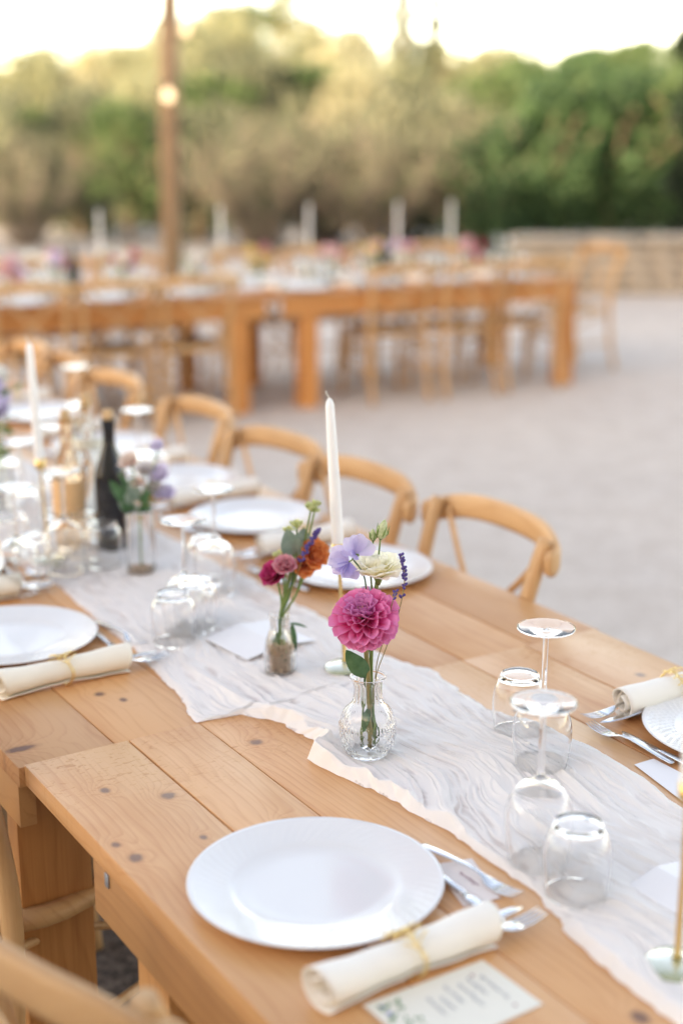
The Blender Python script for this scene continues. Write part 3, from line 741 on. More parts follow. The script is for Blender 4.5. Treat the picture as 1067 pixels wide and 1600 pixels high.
def make_knife(L=.20, label=''):
    t = thing('knife', label, 'knife'); k = L / .20
    b = B(); loft(b, [(0, 0, .0035, .0035, .0022), (.004, 0, .004, .0068, .0034), (.05 * k, 0, .0042, .0060, .0034), (.092 * k, 0, .004, .0045, .0028), (.1 * k, 0, .004, .0040, .0020)], 12, .8)
    b.build('handle', M_STEEL, t)
    b = B(); loft(b, [(.098 * k, 0, .0035, .0045, .0012), (.115 * k, .001, .003, .0085, .0009), (.16 * k, .001, .003, .0090, .0008), (.188 * k, -.001, .003, .0065, .0007), (.2 * k, -.004, .003, .0012, .0005)], 8)
    b.build('blade', M_STEEL, t); return t
def make_napkin(mt, L=.232, r=.025):
    """rolled napkin along local x, resting at z = 0; ring in the middle"""
    t = thing('rolled_napkin', '', 'napkin')
    b = B(); turns = 2.6; nt = 84; nx = 40; rg = random.Random(3)
    def sp(s_, q):
        x = -L / 2 + L * s_; a = q * turns * 2 * math.pi
        rr = r * (.42 + .58 * q) * (1 + .05 * math.sin(7 * s_ + 2) + .022 * math.sin(23 * s_ + a)) * (1 - .10 * math.exp(-((s_ - .5) / .06) ** 2)) * (1 + .16 * abs(s_ * 2 - 1) ** 3)
        edge = .012 * math.sin(a * .5 + 1) * (abs(s_ * 2 - 1) ** 8) * (1 if s_ > .5 else -1)
        return (x + edge, rr * math.sin(a), r * 1.03 + rr * math.cos(a) * .92)
    b.grid(nx, nt, sp)
    solidify(b.build('cloth', mt, t), .0022)
    # gold ring: thin band and a little leafy branch on top
    rb = B(); rp = [(0.003 * math.sin(3 * a), (r + .0035) * math.sin(a), r * 1.03 + (r + .0035) * math.cos(a) * .94) for a in [2 * math.pi * k / 36 for k in range(37)]]
    rb.tube(rp, .0013, 6); rb.tube([(p[0] + .004, p[1], p[2]) for p in rp], .0009, 6)
    rg = t; ring = rb.build('napkin_ring', M_GOLD, rg)
    br = B(); rr = random.Random(9)
    for k in range(9):
        s0 = -1 + k * .25; a0 = s0 * .9; sx = (.020 - abs(s0) * .004) * (1 if k % 2 else -1)
        z = lambda a, dx: r * 1.03 + (r + .005) * math.cos(a) * .95
        p0 = (0, (r + .004) * math.sin(a0), z(a0, 0)); a1 = a0 + .28
        p1 = (sx * .6, (r + .006) * math.sin(a1), z(a1, 0) + .001); p2 = (sx, (r + .006) * math.sin(a1 + .1), z(a1 + .1, 0) + .002)
        br.tube([p0, p1, p2], [.0010, .0009, .0006], 5)
        for pp in (p1, p2): br.lathe([(.0001, -.001), (.0028, 0), (.0001, .001)], 6, Matrix.Translation(pp))
    br.build('leaf_sprig', M_GOLD, ring)
    return t
P_NAP = Proto(make_napkin(M_NAPKIN)); P_NAP2 = Proto(make_napkin(M_NAPKIN2))
P_FK = Proto(make_fork(.18)); P_KN = Proto(make_knife(.17)); P_BFK = Proto(make_fork(.20)); P_BKN = Proto(make_knife(.22))
def card(name, label, cat, pts_uv, z, mt, th=.0008, strokes=None, cat_group=None):
    b = B(); P = [T(u, v, z) for u, v in pts_uv]; c = sum(P, Vector()) / 4
    P = [p - c for p in P]; b.add([p for p in P] + [p + Vector((0, 0, th)) for p in P], [(3, 2, 1, 0), (4, 5, 6, 7), (0, 1, 5, 4), (1, 2, 6, 5), (2, 3, 7, 6), (3, 0, 4, 7)])
    o = b.build(name, mt, smooth=False, loc=c); tag(o, label, cat, cat_group); return o
def scribble(par, a, ex, ey, lines, mt, h=.004, name='handwriting', seed=1, z=.0013):
    """cursive looking ink strokes: lines = [(x0, y0, length)] in the card frame"""
    rg = random.Random(seed); b = B()
    for (x0, y0, ln) in lines:
        pts = []; n = int(ln / .0016)
        for k in range(n):
            if rg.random() < .10 and len(pts) > 3: b.tube(pts, .00042, 4); pts = []
            x = x0 + k * .0016 + .0008 * math.sin(k * 2.1); y = y0 + h * .42 * math.sin(k * 1.7 + rg.uniform(-.4, .4)) * (1.7 if rg.random() < .14 else 1)
            p = a + ex * x + ey * y; pts.append((p.x, p.y, z))
        if len(pts) > 2: b.tube(pts, .00042, 4)
    return b.build(name, mt, par)
def setting(side, u0, v0, nm, plate=True, proto=None, nap=None, napv=None, napu=None, uz=.75, pz=0., cut=True):
    """left (side=1): napkin toward the camera; right (side=-1) is the same turned half round"""
    rz = TA if side == 1 else TA + math.pi
    f = lambda du, dv, z=0.: T(u0 + side * du, v0 + side * dv, uz + z)
    if plate: (proto or P_PL).put(f(0, 0, .0012), rz, 'white charger plate ' + nm, group='white charger plates')
    nu, nv_ = (napu if napu is not None else -.215), (napv if napv is not None else 0.)
    (nap or P_NAP).put(f(nu, nv_, .0015), rz + R(2), 'rolled napkin with gold ring ' + nm, group='rolled napkins')
    if cut:
        P_BFK.put(f(nu - .008, nv_ + .002, .012), rz + R(3), 'fork in the rolled napkin ' + nm, group='forks in the napkins')
        P_BKN.put(f(nu + .012, nv_ - .030, .012), rz + R(5), 'knife in the rolled napkin ' + nm, group='knives in the napkins')
        P_FK.put(f(.02, .18, .0025), rz - R(90) + R(8 if side == 1 else 3), 'small fork lying across the name card ' + nm, group='dessert forks')
        o = P_KN.put(f(-.03 if side == 1 else .06, .150 if side == 1 else .165, .0032), rz - R(90) + R(1), 'small knife beside the name card ' + nm, group='dessert knives')
# near left setting (large blurred plate)
setting(1, -.56, .188, 'of the large setting nearest the camera', napu=-.217, napv=-.005)
setting(-1, -.515, 1.022, 'of the woven rim setting at the right edge', proto=P_PL2, napu=-.168, napv=-.005)
setting(1, .54, .17, 'at the left edge beyond the table joint', nap=P_NAP2, napu=-.25, napv=.012, uz=.744)
setting(1, 1.05, .16, 'second on the left edge', nap=P_NAP2, napu=-.25, uz=.744)
setting(1, 1.56, .16, 'third on the left edge', nap=P_NAP2, napu=-.25, uz=.744)
setting(-1, .56, .97, 'behind the cream flower', napu=-.23, uz=.744)
setting(-1, 1.05, .98, 'behind the orange flower', napu=-.23, uz=.744)
setting(-1, 1.50, .99, 'below the third chair', napu=-.23, uz=.744)
setting(-1, 2.02, .99, 'below the palest chair', napu=-.23, uz=.744)
setting(-1, 2.6, .99, 'behind the dark bottle', napu=-.23, uz=.748, cut=False)
setting(1, 2.1, .17, 'fourth on the left edge', napu=-.25, uz=.744, cut=False)
# cards
c1 = card('name_card', 'white scalloped name card under the small fork of the nearest setting', 'card', [(-.585, .352), (-.600, .408), (-.700, .378), (-.692, .326)], .7508, M_PINKCARD)
ex = -UV_; ey = -VV_
scribble(c1, Vector((0, 0, 0)), ex, VV_, [(-.022, .006, .04)], M_INKP, .007, seed=4)
card('name_card', 'white name card under the fork at the right edge setting', 'card', [(-.50, .795), (-.50, .835), (-.66, .835), (-.66, .762)], .7512, M_CARD)
m1 = card('menu_card', 'cream menu card with blue flowers under the nearest rolled napkin', 'menu', [(-.800, .105), (-.800, .273), (-.905, .277), (-.913, .110)], .7512, M_MENU)
# text runs along -v .. rows step along -u
scribble(m1, Vector((0, 0, 0)), -UV_, VV_, [(-.030, .060, .055), (-.035, .044, .040), (-.030, .028, .050), (-.036, .012, .044), (-.020, -.004, .030), (-.028, -.018, .040)], M_INK, .006, seed=7)
fb = B(); rg = random.Random(2)
for k in range(26):
    p = UV_ * rg.uniform(-.045, .045) * 1. + VV_ * rg.uniform(-.080, -.045)
    fb.tube([(p.x, p.y, .0013), (p.x + rg.uniform(-.006, .006), p.y + rg.uniform(-.006, .006), .0013)], [.0022, .0008], 5)
fb.build('printed_sprigs', M_INKG, m1)
fb = B()
for k in range(7):
    p = UV_ * rg.uniform(-.04, .04) + VV_ * rg.uniform(-.075, -.045); fb.lathe([(.0001, .0016), (.0035, .0013), (.0001, .0009)], 8, Matrix.Translation(p))
fb.build('printed_blue_flowers', M_INKB, m1)['kind'] = 'stuff'
fb = B()
for du, dv in ((.035, .052), (-.036, .058)): fb.lathe([(.0001, .0016), (.0024, .0013), (.0001, .0009)], 8, Matrix.Translation(UV_ * du + VV_ * dv))
fb.build('printed_dots', M_INKP, m1)
def tent(label, pts, z, h):
    """folded tent card: two sloping leaves"""
    A, Bq, Cq, Dq = [T(u, v, z) for u, v in pts]; mid1 = (A + Dq) / 2 + Vector((0, 0, h)); mid2 = (Bq + Cq) / 2 + Vector((0, 0, h))
    c = (A + Bq + Cq + Dq) / 4; b = B(); b.add([p - c for p in (A, Bq, mid2, mid1, Cq, Dq)], [(0, 1, 2, 3), (3, 2, 4, 5)])
    return tag(solidify(b.build('folded_card', M_CARD, smooth=False, loc=c), .0008), label, 'card')
tent('white folded card lying on the runner beside the second vase', [(.335, .48), (.195, .495), (.215, .655), (.365, .635)], .757, .010)
tent('white folded card on the runner at the right edge', [(-.775, .525), (-.90, .53), (-.90, .64), (-.765, .63)], .760, .010)

# glasses (all upside down on their rims)
def make_wineglass(mt, th=.0011, seg=56, fac=1.):
    # upright outer profile: foot z=0 ... rim z=.24
    out = [(.0006, .0), (.040, .0), (.0425, .0008), (.0425, .0018), (.030, .0032), (.012, .0058), (.0055, .0100), (.0042, .0180), (.0040, .050), (.0042, .092), (.0058, .104), (.014, .1105), (.026, .1185), (.036, .130), (.0425, .145), (.0450, .162), (.0445, .182), (.0415, .205), (.0380, .228)]
    o2 = crom([(r, z, 0) for r, z in out], 3); o2 = [(max(.0004, p.x), p.y) for p in o2]
    inner = [(r - th, z) for r, z in o2 if z > .1275 and r - th > .0]
    inner = [(.0004, .1135), (.013, .1175), (.024, .1235)] + inner
    prof = o2 + [(o2[-1][0] - th / 2, o2[-1][1] + th * .5)] + inner[::-1]
    H = .2285; prof = [(r, H - z) for r, z in prof][::-1]
    o = B().lathe(prof, seg).build('wine_glass', mt); return tag(o, '', 'wine glass')
def make_tumbler(mt, seg=56):
    out = [(.0005, 0), (.027, .0), (.0305, .0015), (.0318, .005), (.0325, .009), (.0365, .0165), (.0405, .026), (.0425, .040), (.0425, .060), (.0405, .085), (.0385, .100)]
    o2 = [(max(.0004, p.x), max(0, p.y)) for p in crom([(r, z, 0) for r, z in out], 3)]
    inn = [(.0004, .0085), (.020, .009), (.029, .0125), (.0345, .0195), (.0385, .028), (.0408, .041), (.0410, .060), (.0392, .085), (.0375, .0995)]
    i2 = [(max(.0004, p.x), p.y) for p in crom([(r, z, 0) for r, z in inn], 3)]
    prof = [(r, .1005 - z) for r, z in (o2 + i2[::-1])][::-1]
    o = B().lathe(prof, seg).build('tumbler', mt); return tag(o, '', 'tumbler')
P_WG = Proto(make_wineglass(M_GLASS)); P_TB = Proto(make_tumbler(M_GLASS))
P_WGT = Proto(make_wineglass(M_GLASS, seg=28)); P_TBT = Proto(make_tumbler(M_GLASS, seg=28))
def foot_at(px, py, z): return at(px, py, z)
def putg(pr, px, py, h, base, lab, s=None):
    p = at(px, py, base + h); pr.put((p.x, p.y, base), random.uniform(0, 6.28), lab, s)
putg(P_WG, 853, 980, .2285, .7535, 'upturned wine glass with the highest foot, right of the pink dahlia')
putg(P_TB, 812, 1052, .1005, .7535, 'upturned tumbler right behind the near wine glasses')
putg(P_WG, 849, 1096, .2285, .757, 'upturned blurred wine glass in front of the sharper one')
putg(P_TB, 904, 1284, .1005, .758, 'upturned tumbler nearest the camera on the gauze runner')
GB = .750
for i, (px, py) in enumerate([(333, 763), (286, 812)]): putg(P_WGT, px, py, .2285, GB, ['upturned wine glass in front of the middle plates', 'upturned wine glass right of the small leafy vase'][i])
for i, (px, py) in enumerate([(322, 838), (305, 903), (270, 925)]): putg(P_TBT, px, py, .1005, GB, ['upturned tumbler beside the middle plate', 'upturned tumbler behind the other, near the runner', 'upturned tumbler standing nearest on the bare part of the runner'][i])
left_g = [(P_WGT, 118, 572, 'upturned wine glass behind the bottles'), (P_WGT, 96, 735, 'upturned wine glass in front of the rosé bottle'), (P_TBT, 128, 800, 'upturned tumbler before the rosé bottle'),
          (P_TBT, 160, 815, 'upturned tumbler at the foot of the dark bottle'), (P_WGT, 22, 760, 'upturned wine glass below the left candle'), (P_TBT, 50, 835, 'upturned tumbler below the left candle'),
          (P_TBT, 15, 800, 'upturned tumbler at the left edge'), (P_WGT, 30, 690, 'upturned wine glass at the left edge'), (P_WGT, 85, 665, 'upturned wine glass beside the left candle'),
          (P_TBT, 195, 735, 'upturned tumbler behind the dark bottle'), (P_TBT, 85, 745, 'upturned tumbler behind the rosé bottle'), (P_WGT, 5, 650, 'upturned wine glass cut by the left edge'),
          (P_WGT, 215, 640, 'upturned wine glass further along the right side'), (P_TBT, 240, 705, 'upturned tumbler further along the right side')]
for pr, px, py, lab in left_g: putg(pr, px, py, .2285 if pr is P_WGT else .1005, GB, lab)

# bottles
def bottle(label, px, py, mt, lab_m, shoulder, name='wine_bottle', H=.30, r=.037, inner=None, lz=(.06, .16), cork=True):
    p = at(px, py, GB); t = thing(name, label, 'bottle', (p.x, p.y + r, GB))
    pr = crom([(.001, .004, 0), (r * .8, 0, 0), (r, .006, 0), (r, H * .3, 0), (r, shoulder, 0), (r * .8, shoulder + .03, 0), (.0155, shoulder + .075, 0), (.0135, H - .03, 0), (.0155, H - .012, 0), (.0150, H, 0)], 4)
    B().lathe([(max(.0006, q.x), max(0, q.y)) for q in pr], 32).build('bottle_glass', mt, t)
    if lab_m:
        b = B(); b.grid(24, 1, lambda a, c: ((r + .0008) * math.cos(a * 4.4 - 3.8), (r + .0008) * math.sin(a * 4.4 - 3.8), lz[0] + (lz[1] - lz[0]) * c)); b.build('label', lab_m, t)
    if cork: B().lathe([(.001, H + .022), (.0115, H + .021), (.0125, H + .002), (.009, H - .01)], 14).build('cork', M_CORK, t)
    return t
bottle('dark wine bottle with cork standing behind the leafy vase', 174, 862, M_DARKBOTTLE, None, .17, H=.305)
bottle('rosé bottle with peach label left of the dark bottle', 108, 862, M_ROSE_WINE, M_LABEL, .165, lz=(.085, .165), H=.305)
bottle('clear pale wine bottle between the rosé and the dark one', 140, 845, M_CLEARBOTTLE, M_LABELW, .18, H=.325, lz=(.22, .245))

# candlesticks
def make_candlestick():
    t = thing('candlestick', '', 'candlestick')
    B().lathe([(.0005, .010), (.012, .0095), (.034, .0075), (.038, .004), (.036, 0), (.0005, 0)], 40).build('foot_disc', M_DISCGLASS, t)
    B().lathe([(.0005, .014), (.007, .013), (.0040, .020), (.0035, .10), (.0032, .205), (.0060, .211), (.0105, .214), (.0118, .218), (.0118, .236), (.0105, .2365), (.0100, .22), (.0005, .22)], 20).build('stem', M_BRASS, t)
    return t
def make_candle():
    t = thing('taper_candle', '', 'candle')
    B().lathe([(.0005, 0), (.0098, 0), (.0108, .02), (.0098, .14), (.0075, .262), (.005, .272), (.0005, .276)], 24).build('wax', M_WAX, t)
    B().tube(crom([(0, 0, .272), (-.0015, 0, .279), (-.005, 0, .284), (-.004, 0, .288)], 3), .0012, 6).build('wick', M_WICK, t)
    return t
P_CS = Proto(make_candlestick()); P_CN = Proto(make_candle())
def candle_at(p, lab, tall=1., rz=0., lean=0.):
    a_ = P_CS.put(p, rz, 'brass candlestick holding the ' + lab, group='brass candlesticks'); a_.rotation_euler = (0, lean, rz)
    P_CN.put((p[0] + .2205 * math.sin(lean), p[1], p[2] + .2205), rz, lab, (1, 1, tall), group='white taper candles').rotation_euler = (0, lean, rz)
q = T(.075, .632, .7525); candle_at(q, 'tall white taper candle behind the pink dahlia', lean=R(-3.2))
q = T(-.935, .452, .7545); candle_at(q, 'taper candle cut by the right edge')
q = T(1.01, .425, .7465); candle_at(q, 'white taper candle at the left edge beside the bottles', lean=R(-2))
q = T(2.0, .45, .7465); candle_at(q, 'white taper candle beyond the left edge')

# ------------------------------------------------------------------ vases
def pressed(r, z, a):
    """pressed pattern: flutes on the neck, diamonds and beaded bands on the belly"""
    if .088 < z < .124: return r + .0014 * math.sin(a * 14) * min(1, (z - .088) / .006, (.124 - z) / .004)
    if z < .086:
        d = 0.
        if .022 < z < .050: d += .0022 * (abs(math.sin(a * 10 + (z - .022) * 224)) ** .5 * abs(math.sin(a * 10 - (z - .022) * 224)) ** .5 - .5)
        for zb in (.020, .052, .0545):
            if abs(z - zb) < .0018: d += .0012 * (1 + .9 * math.sin(a * 48))
        if .006 < z < .018: d += .0010 * abs(math.sin(a * 9))
        if .057 < z < .084: d += .0020 * max(0, math.cos(a * 7)) * math.sin((z - .057) / .027 * math.pi)
        return r + d
    return r
vpos = at(574, 1178, .7535)
vz = thing('bud_vase', 'clear pressed glass bud vase holding the pink dahlia', 'vase', vpos, .3)
out = [(.0005, .002), (.024, .0), (.031, .003), (.0375, .014), (.0425, .030), (.0435, .045), (.0405, .062), (.034, .076), (.0265, .085), (.0225, .092), (.0205, .104), (.0205, .118), (.0225, .124), (.0275, .1275), (.0285, .1295)]
o2 = [(max(.0005, p.x), max(0, p.y)) for p in crom([(r, z, 0) for r, z in out], 5)]
i2 = [(r - .0024, z) for r, z in o2 if r > .020 and z > .006]; i2 = [(.0005, .0065), (.018, .0065)] + [(r, z) for r, z in i2 if z > .0085]
prof = o2 + [(.0275, .1308), (.0262, .1302)] + i2[::-1]
m = len(o2) + 1
B().lathe(prof, 200, fn=lambda r, z, a: pressed(r, z, a)).build('glass_body', M_VASEGLASS, vz)

def small_vase(label, pos, prof, name='bud_vase', gravel=None, flute=0):
    t = thing(name, label, 'vase', pos)
    o2 = [(max(.0005, p.x), max(0, p.y)) for p in crom([(r, z, 0) for r, z in prof], 4)]
    i2 = [(.0005, .005)] + [(r - .0018, z) for r, z in o2 if z > .006 and r > .01]
    B().lathe(o2 + i2[::-1], 96, fn=(lambda r, z, a: r + .0009 * math.sin(a * flute)) if flute else None).build('glass_body', M_GLASS, t)
    if gravel:
        gh, gr, gm = gravel; b = B(); rg = random.Random(4)
        for _ in range(1300):
            zz = rg.uniform(.006, gh); rr = gr * math.sqrt(rg.uniform(0, 1)) * (.82 + .18 * zz / gh); a = rg.uniform(0, 6.28); s_ = rg.uniform(.0014, .0026)
            Mx = Matrix.Translation((rr * math.cos(a), rr * math.sin(a), zz)) @ Euler((rg.uniform(0, 6), rg.uniform(0, 6), 0)).to_matrix().to_4x4()
            b.add([(s_, 0, 0), (-s_, 0, 0), (0, s_, 0), (0, -s_, 0), (0, 0, s_), (0, 0, -s_)], [(0, 2, 4), (2, 1, 4), (1, 3, 4), (3, 0, 4), (2, 0, 5), (1, 2, 5), (3, 1, 5), (0, 3, 5)], Mx)
        o = b.build('gravel', gm, t); o['kind'] = 'stuff'
    return t
M_SEED = simple('brown_gravel', (.60, .43, .30), .8, .6, 260.)
v2 = at(438, 1052, .7525)
small_vase('small glass bottle vase with brown gravel in its base', v2, [(.0005, .001), (.023, .0), (.027, .006), (.0285, .03), (.0265, .055), (.0195, .078), (.0165, .09), (.0165, .105), (.0185, .108), (.0185, .112)], gravel=(.058, .0235, M_SEED), flute=24)
v3 = at(222, 897, .7465)
small_vase('tall fluted glass vase with green leaves before the dark bottle', v3, [(.0005, .001), (.028, .0), (.031, .004), (.031, .06), (.030, .12), (.029, .15)], flute=16, gravel=(.016, .027, M_SEED))

# ------------------------------------------------------------------ flowers
def petal_mat(name, base, mid, tip, L, trans=.25, rough=.5):
    s = NT(name); sp = s.n('SeparateXYZ', {0: s.n('TexCoord').outputs['Object']}).outputs
    x = s.math('DIVIDE', sp[0], L)
    st = s.noise(s.n('Mapping', {'Vector': s.n('TexCoord').outputs['Object'], 'Scale': (40., 900., 40.)}).outputs[0], 1., 2)
    oi = s.n('ObjectInfo').outputs['Random']
    x = s.math('ADD', x, s.math('MULTIPLY_ADD', st, .22, -.11)); x = s.math('MULTIPLY_ADD', oi, .12, x)
    c = s.ramp(x, [(0, base), (.55, mid), (1, tip)])
    b = s.bsdf(c, rough, Specular_IOR_Level=.25, Sheen_Weight=.15); t = s.n('BsdfTranslucent', {'Color': c})
    return s.done(s.n('MixShader', {0: trans, 1: b.outputs[0], 2: t.outputs[0]}))
def petal_mesh(name, mt, L, Wd, cup, curl, ruf=0., seed=0, point=.0, nu=9, nv=8, edge=.0):
    """petal along +x, face up +z, base at the origin"""
    rg = random.Random(seed); ph = rg.uniform(0, 6)
    def fn(s_, t_):
        t2 = t_ * 2 - 1
        w = Wd * (math.sin(math.pi * min(1, .08 + .90 * s_ ** .9) * .93) ** .62 if s_ < .999 else .12 + 0 * s_)
        w = Wd * (max(.0, 1 - (abs(s_ - .60) / .62) ** 2.4)) ** .5 * (.30 + .70 * min(1, s_ / .5)) + Wd * .06
        x = L * s_ * (1 - point * 0) + point * L * (1 - abs(t2)) * s_ ** 4
        y = w * t2
        z = cup * (abs(t2) ** 2) * (w / Wd) * (1 - .25 * s_) + curl * s_ ** 2.2 + ruf * math.sin(t2 * 7 + ph + s_ * 3) * s_ ** 2 + edge * abs(t2) ** 4 * s_
        return (x, y, z)
    return B().grid(nu, nv, fn).mesh(name, mt)
def bloom(par, center, axis, spec, meshes, seed=0, flat=1.):
    """spec rows: (n, alpha0, alpha1, base radius, scale0, scale1, tilt). alpha = angle from the axis"""
    rg = random.Random(seed); ax = Vector(axis).normalized(); q0 = ax.to_track_quat('Z', 'Y').to_matrix()
    i = 0
    for (n, a0, a1, rb, s0, s1, tilt, mi) in spec:
        for k in range(n):
            f = k / max(1, n - 1); al = R(a0 + (a1 - a0) * f) + R(rg.uniform(-3, 3)); ph = i * 2.39996 + rg.uniform(-.08, .08); i += 1
            d = Vector((math.sin(al) * math.cos(ph), math.sin(al) * math.sin(ph), math.cos(al)))
            al2 = al + R(tilt); dx = Vector((math.sin(al2) * math.cos(ph), math.sin(al2) * math.sin(ph), math.cos(al2)))
            nz = Vector((-math.cos(al2) * math.cos(ph), -math.cos(al2) * math.sin(ph), math.sin(al2)))
            dy = nz.cross(dx)
            Mx = Matrix((dx, dy, nz)).transposed()
            sc = s0 + (s1 - s0) * f; sc *= rg.uniform(.93, 1.07)
            W3 = (q0 @ Mx).to_4x4(); base = q0 @ (Vector((d.x, d.y, d.z * flat)) * rb)
            o = bpy.data.objects.new('petal', rg.choice(meshes[mi])); C.objects.link(o); o.parent = par
            o.matrix_local = Matrix.Translation(Vector(center) + base) @ W3 @ Matrix.Diagonal((sc, sc * rg.uniform(.92, 1.08), sc, 1)) @ Matrix.Rotation(R(rg.uniform(-7, 7)), 4, 'X')
M_STEM = simple('green_stem', (.16, .25, .07), .5, .3, 60.); M_STEMB = simple('brown_green_stem', (.26, .22, .09), .6, .3, 60.)
M_STEMD = simple('dark_green_stem', (.05, .14, .045), .5, .3, 60.)
M_LEAF = leafmat('dahlia_leaf', (.035, .115, .045), (.09, .20, .10), .15, .45, 60.)
M_EUC = leafmat('eucalyptus_leaf', (.17, .26, .22), (.30, .38, .32), .15, .6, 40.)
def stem(par, pts, r, mt, name='stem'): return B().tube(crom(pts, 5), r, 8).build(name, mt, par)
def leaf(par, base, tip, width, normal, mt, name='leaf', fold=.25, wave=.0, nseg=12):
    a = Vector(base); d = Vector(tip) - a; L = d.length; x = d.normalized(); n = Vector(normal); n = (n - x * n.dot(x)).normalized(); y = n.cross(x)
    def fn(s_, t_):
        t2 = t_ * 2 - 1; w = width * (math.sin(math.pi * s_ ** .8) ** .75) * .5
        z = fold * abs(t2) * w - .12 * L * (s_ - .5) ** 2 * 2 + wave * math.sin(s_ * 14 + t2 * 3) * abs(t2)
        return a + x * (L * s_) + y * (w * t2) + n * z
    return B().grid(nseg, 8, fn).build(name, mt, par)
D0 = vpos.y
def fp(px, py, dD=0.): return atd(px, py, D0 + dD)
neck = Vector((vpos.x, vpos.y, .7535 + .125)); bot = Vector((vpos.x, vpos.y, .7535 + .012))
# pink dahlia
dc = fp(569, 966, -.025); dax = Vector((-.14, -.42, .90))
dah = thing('dahlia', 'large pink ball dahlia in the front bud vase', 'flower', dc)
pm1 = petal_mat('dahlia_petal', (.60, .015, .18), (.80, .09, .36), (.84, .28, .54), .034)
pm2 = petal_mat('dahlia_inner_petal', (.56, .04, .28), (.70, .14, .45), (.78, .30, .60), .022)
dm = [[petal_mesh('petal', pm1, .036, .0105, .0095, .004, 0, k, .10) for k in range(3)], [petal_mesh('petal', pm2, .024, .0070, .0085, .004, 0, 5 + k, .12) for k in range(3)],
      [petal_mesh('petal', pm1, .031, .0092, .010, .005, 0, 9 + k, .10) for k in range(3)]]
bloom(dah, (0, 0, 0), dax, [(14, 8, 26, .006, .75, .9, 4, 1), (20, 28, 48, .010, .95, 1.2, 6, 1), (26, 50, 72, .013, .95, 1.05, 8, 2), (32, 74, 98, .0145, 1., 1.0, 10, 0), (30, 100, 122, .016, .98, .90, 12, 0), (12, 124, 140, .015, .82, .66, 14, 0)], dm, 3, .8)
cb = B(); rg = random.Random(1)
q0 = dax.normalized().to_track_quat('Z', 'Y').to_matrix()
for k in range(40):
    a = rg.uniform(0, 6.28); r_ = .005 * math.sqrt(rg.random()); p = q0 @ Vector((r_ * math.cos(a), r_ * math.sin(a), .012))
    cb.tube([p * .5, p * 1.9], [.0008, .0005], 4)
cb.build('stamens', simple('yellow_stamens', (.75, .62, .12), .6), dah)
bk = q0 @ Vector((0, 0, -.022))
B().tube([bk * .3, bk * 1.0, bk * 1.25], [.010, .0095, .004], 10).build('calyx', M_STEM, dah)
sb = bk * .9
stem(dah, [sb, (fp(572, 1020) - dc), (neck - dc) + Vector((.001, 0, 0)), (bot - dc) + Vector((.004, .0, 0))], .0040, M_STEMB)
leaf(dah, fp(574, 1062, -.004) - dc, fp(541, 1018, -.022) - dc, .030, (-.2, -1, .25), M_LEAF, fold=-.25, wave=.0008)
leaf(dah, fp(576, 1105, -.004) - dc, fp(568, 1145, -.014) - dc, .012, (-.2, -1, .25), M_LEAF)
leaf(dah, fp(578, 1120, .004) - dc, fp(590, 1160, .014) - dc, .014, (.2, -1, .25), M_LEAF)
# cream lisianthus
lc = fp(591, 905, .012)
lis = thing('lisianthus', 'creamy ruffled lisianthus above the pink dahlia', 'flower', lc)
lm_ = petal_mat('cream_petal', (.93, .89, .62), (.96, .93, .76), (.97, .95, .86), .034, .5)
lms = [[petal_mesh('petal', lm_, .042, .023, .008, -.008, .0022, 20 + k, .0, 10, 14) for k in range(4)], [petal_mesh('petal', lm_, .040, .017, .010, .002, .0024, 30 + k, .0, 10, 14) for k in range(4)]]
bloom(lis, (0, 0, 0), (-.06, -.10, 1), [(5, 3, 12, .002, .86, .92, 0, 1), (7, 14, 26, .002, .9, .95, 0, 1), (8, 28, 40, .002, .95, 1.0, 0, 0), (8, 46, 58, .003, 1., 1.02, 2, 0)], lms, 8, .8)
B().lathe([(.0005, -.010), (.003, -.009), (.0055, -.002), (.009, .006)], 12).build('calyx', M_STEM, lis)
stem(lis, [(0, 0, -.004), fp(588, 925, .012) - lc, fp(583, 985, .012) - lc, neck - lc + Vector((.006, .008, 0)), bot - lc + Vector((.012, .006, 0))], .0022, M_STEM)
stem(lis, [fp(578, 890, .02) - lc, fp(583, 960, .02) - lc, neck - lc + Vector((-.004, .008, 0)), bot - lc + Vector((-.010, .006, .004))], .0014, M_STEM)
# buds
def bud(name, label, px, py, h, r, tilt, mt, tipm):
    c = fp(px, py, .015); t = thing(name, label, 'flower bud', c)
    Mx = Matrix.Rotation(R(tilt), 4, 'Y')
    B().lathe([(.0005, 0), (r * .7, h * .12), (r, h * .35), (r * .85, h * .6), (r * .5, h * .85), (.0006, h)], 10, Mx, fn=lambda rr, z, a: rr * (1 + .12 * math.sin(a * 5 + z * 260))).build('bud', tipm, t)
    b = B()
    for k in range(5):
        a = k * 1.2566; p0 = Vector((0, 0, 0)); p1 = Vector((r * 1.05 * math.cos(a), r * 1.05 * math.sin(a), h * .35)); p2 = Vector((r * 1.15 * math.cos(a + .2), r * 1.15 * math.sin(a + .2), h * .75))
        b.tube([Mx @ p0, Mx @ p1, Mx @ p2], [.0018, .0016, .0003], 5)
    b.build('sepals', mt, t)
    stem(t, [(0, 0, 0), fp(px - 4, py + 40, .015) - c, fp(582, 960, .018) - c, neck - c + Vector((.002, .006, 0))], .0014, M_STEM)
M_BUD = leafmat('pale_green_bud', (.42, .52, .24), (.66, .70, .46), .2, .5, 200.)
bud('flower_bud', 'larger pale green lisianthus bud above the cream flower', 594, 843, .032, .0085, 12, M_STEM, M_BUD)
bud('flower_bud', 'smaller pale green bud left of the larger one', 583, 845, .019, .0055, -2, M_STEM, M_BUD)
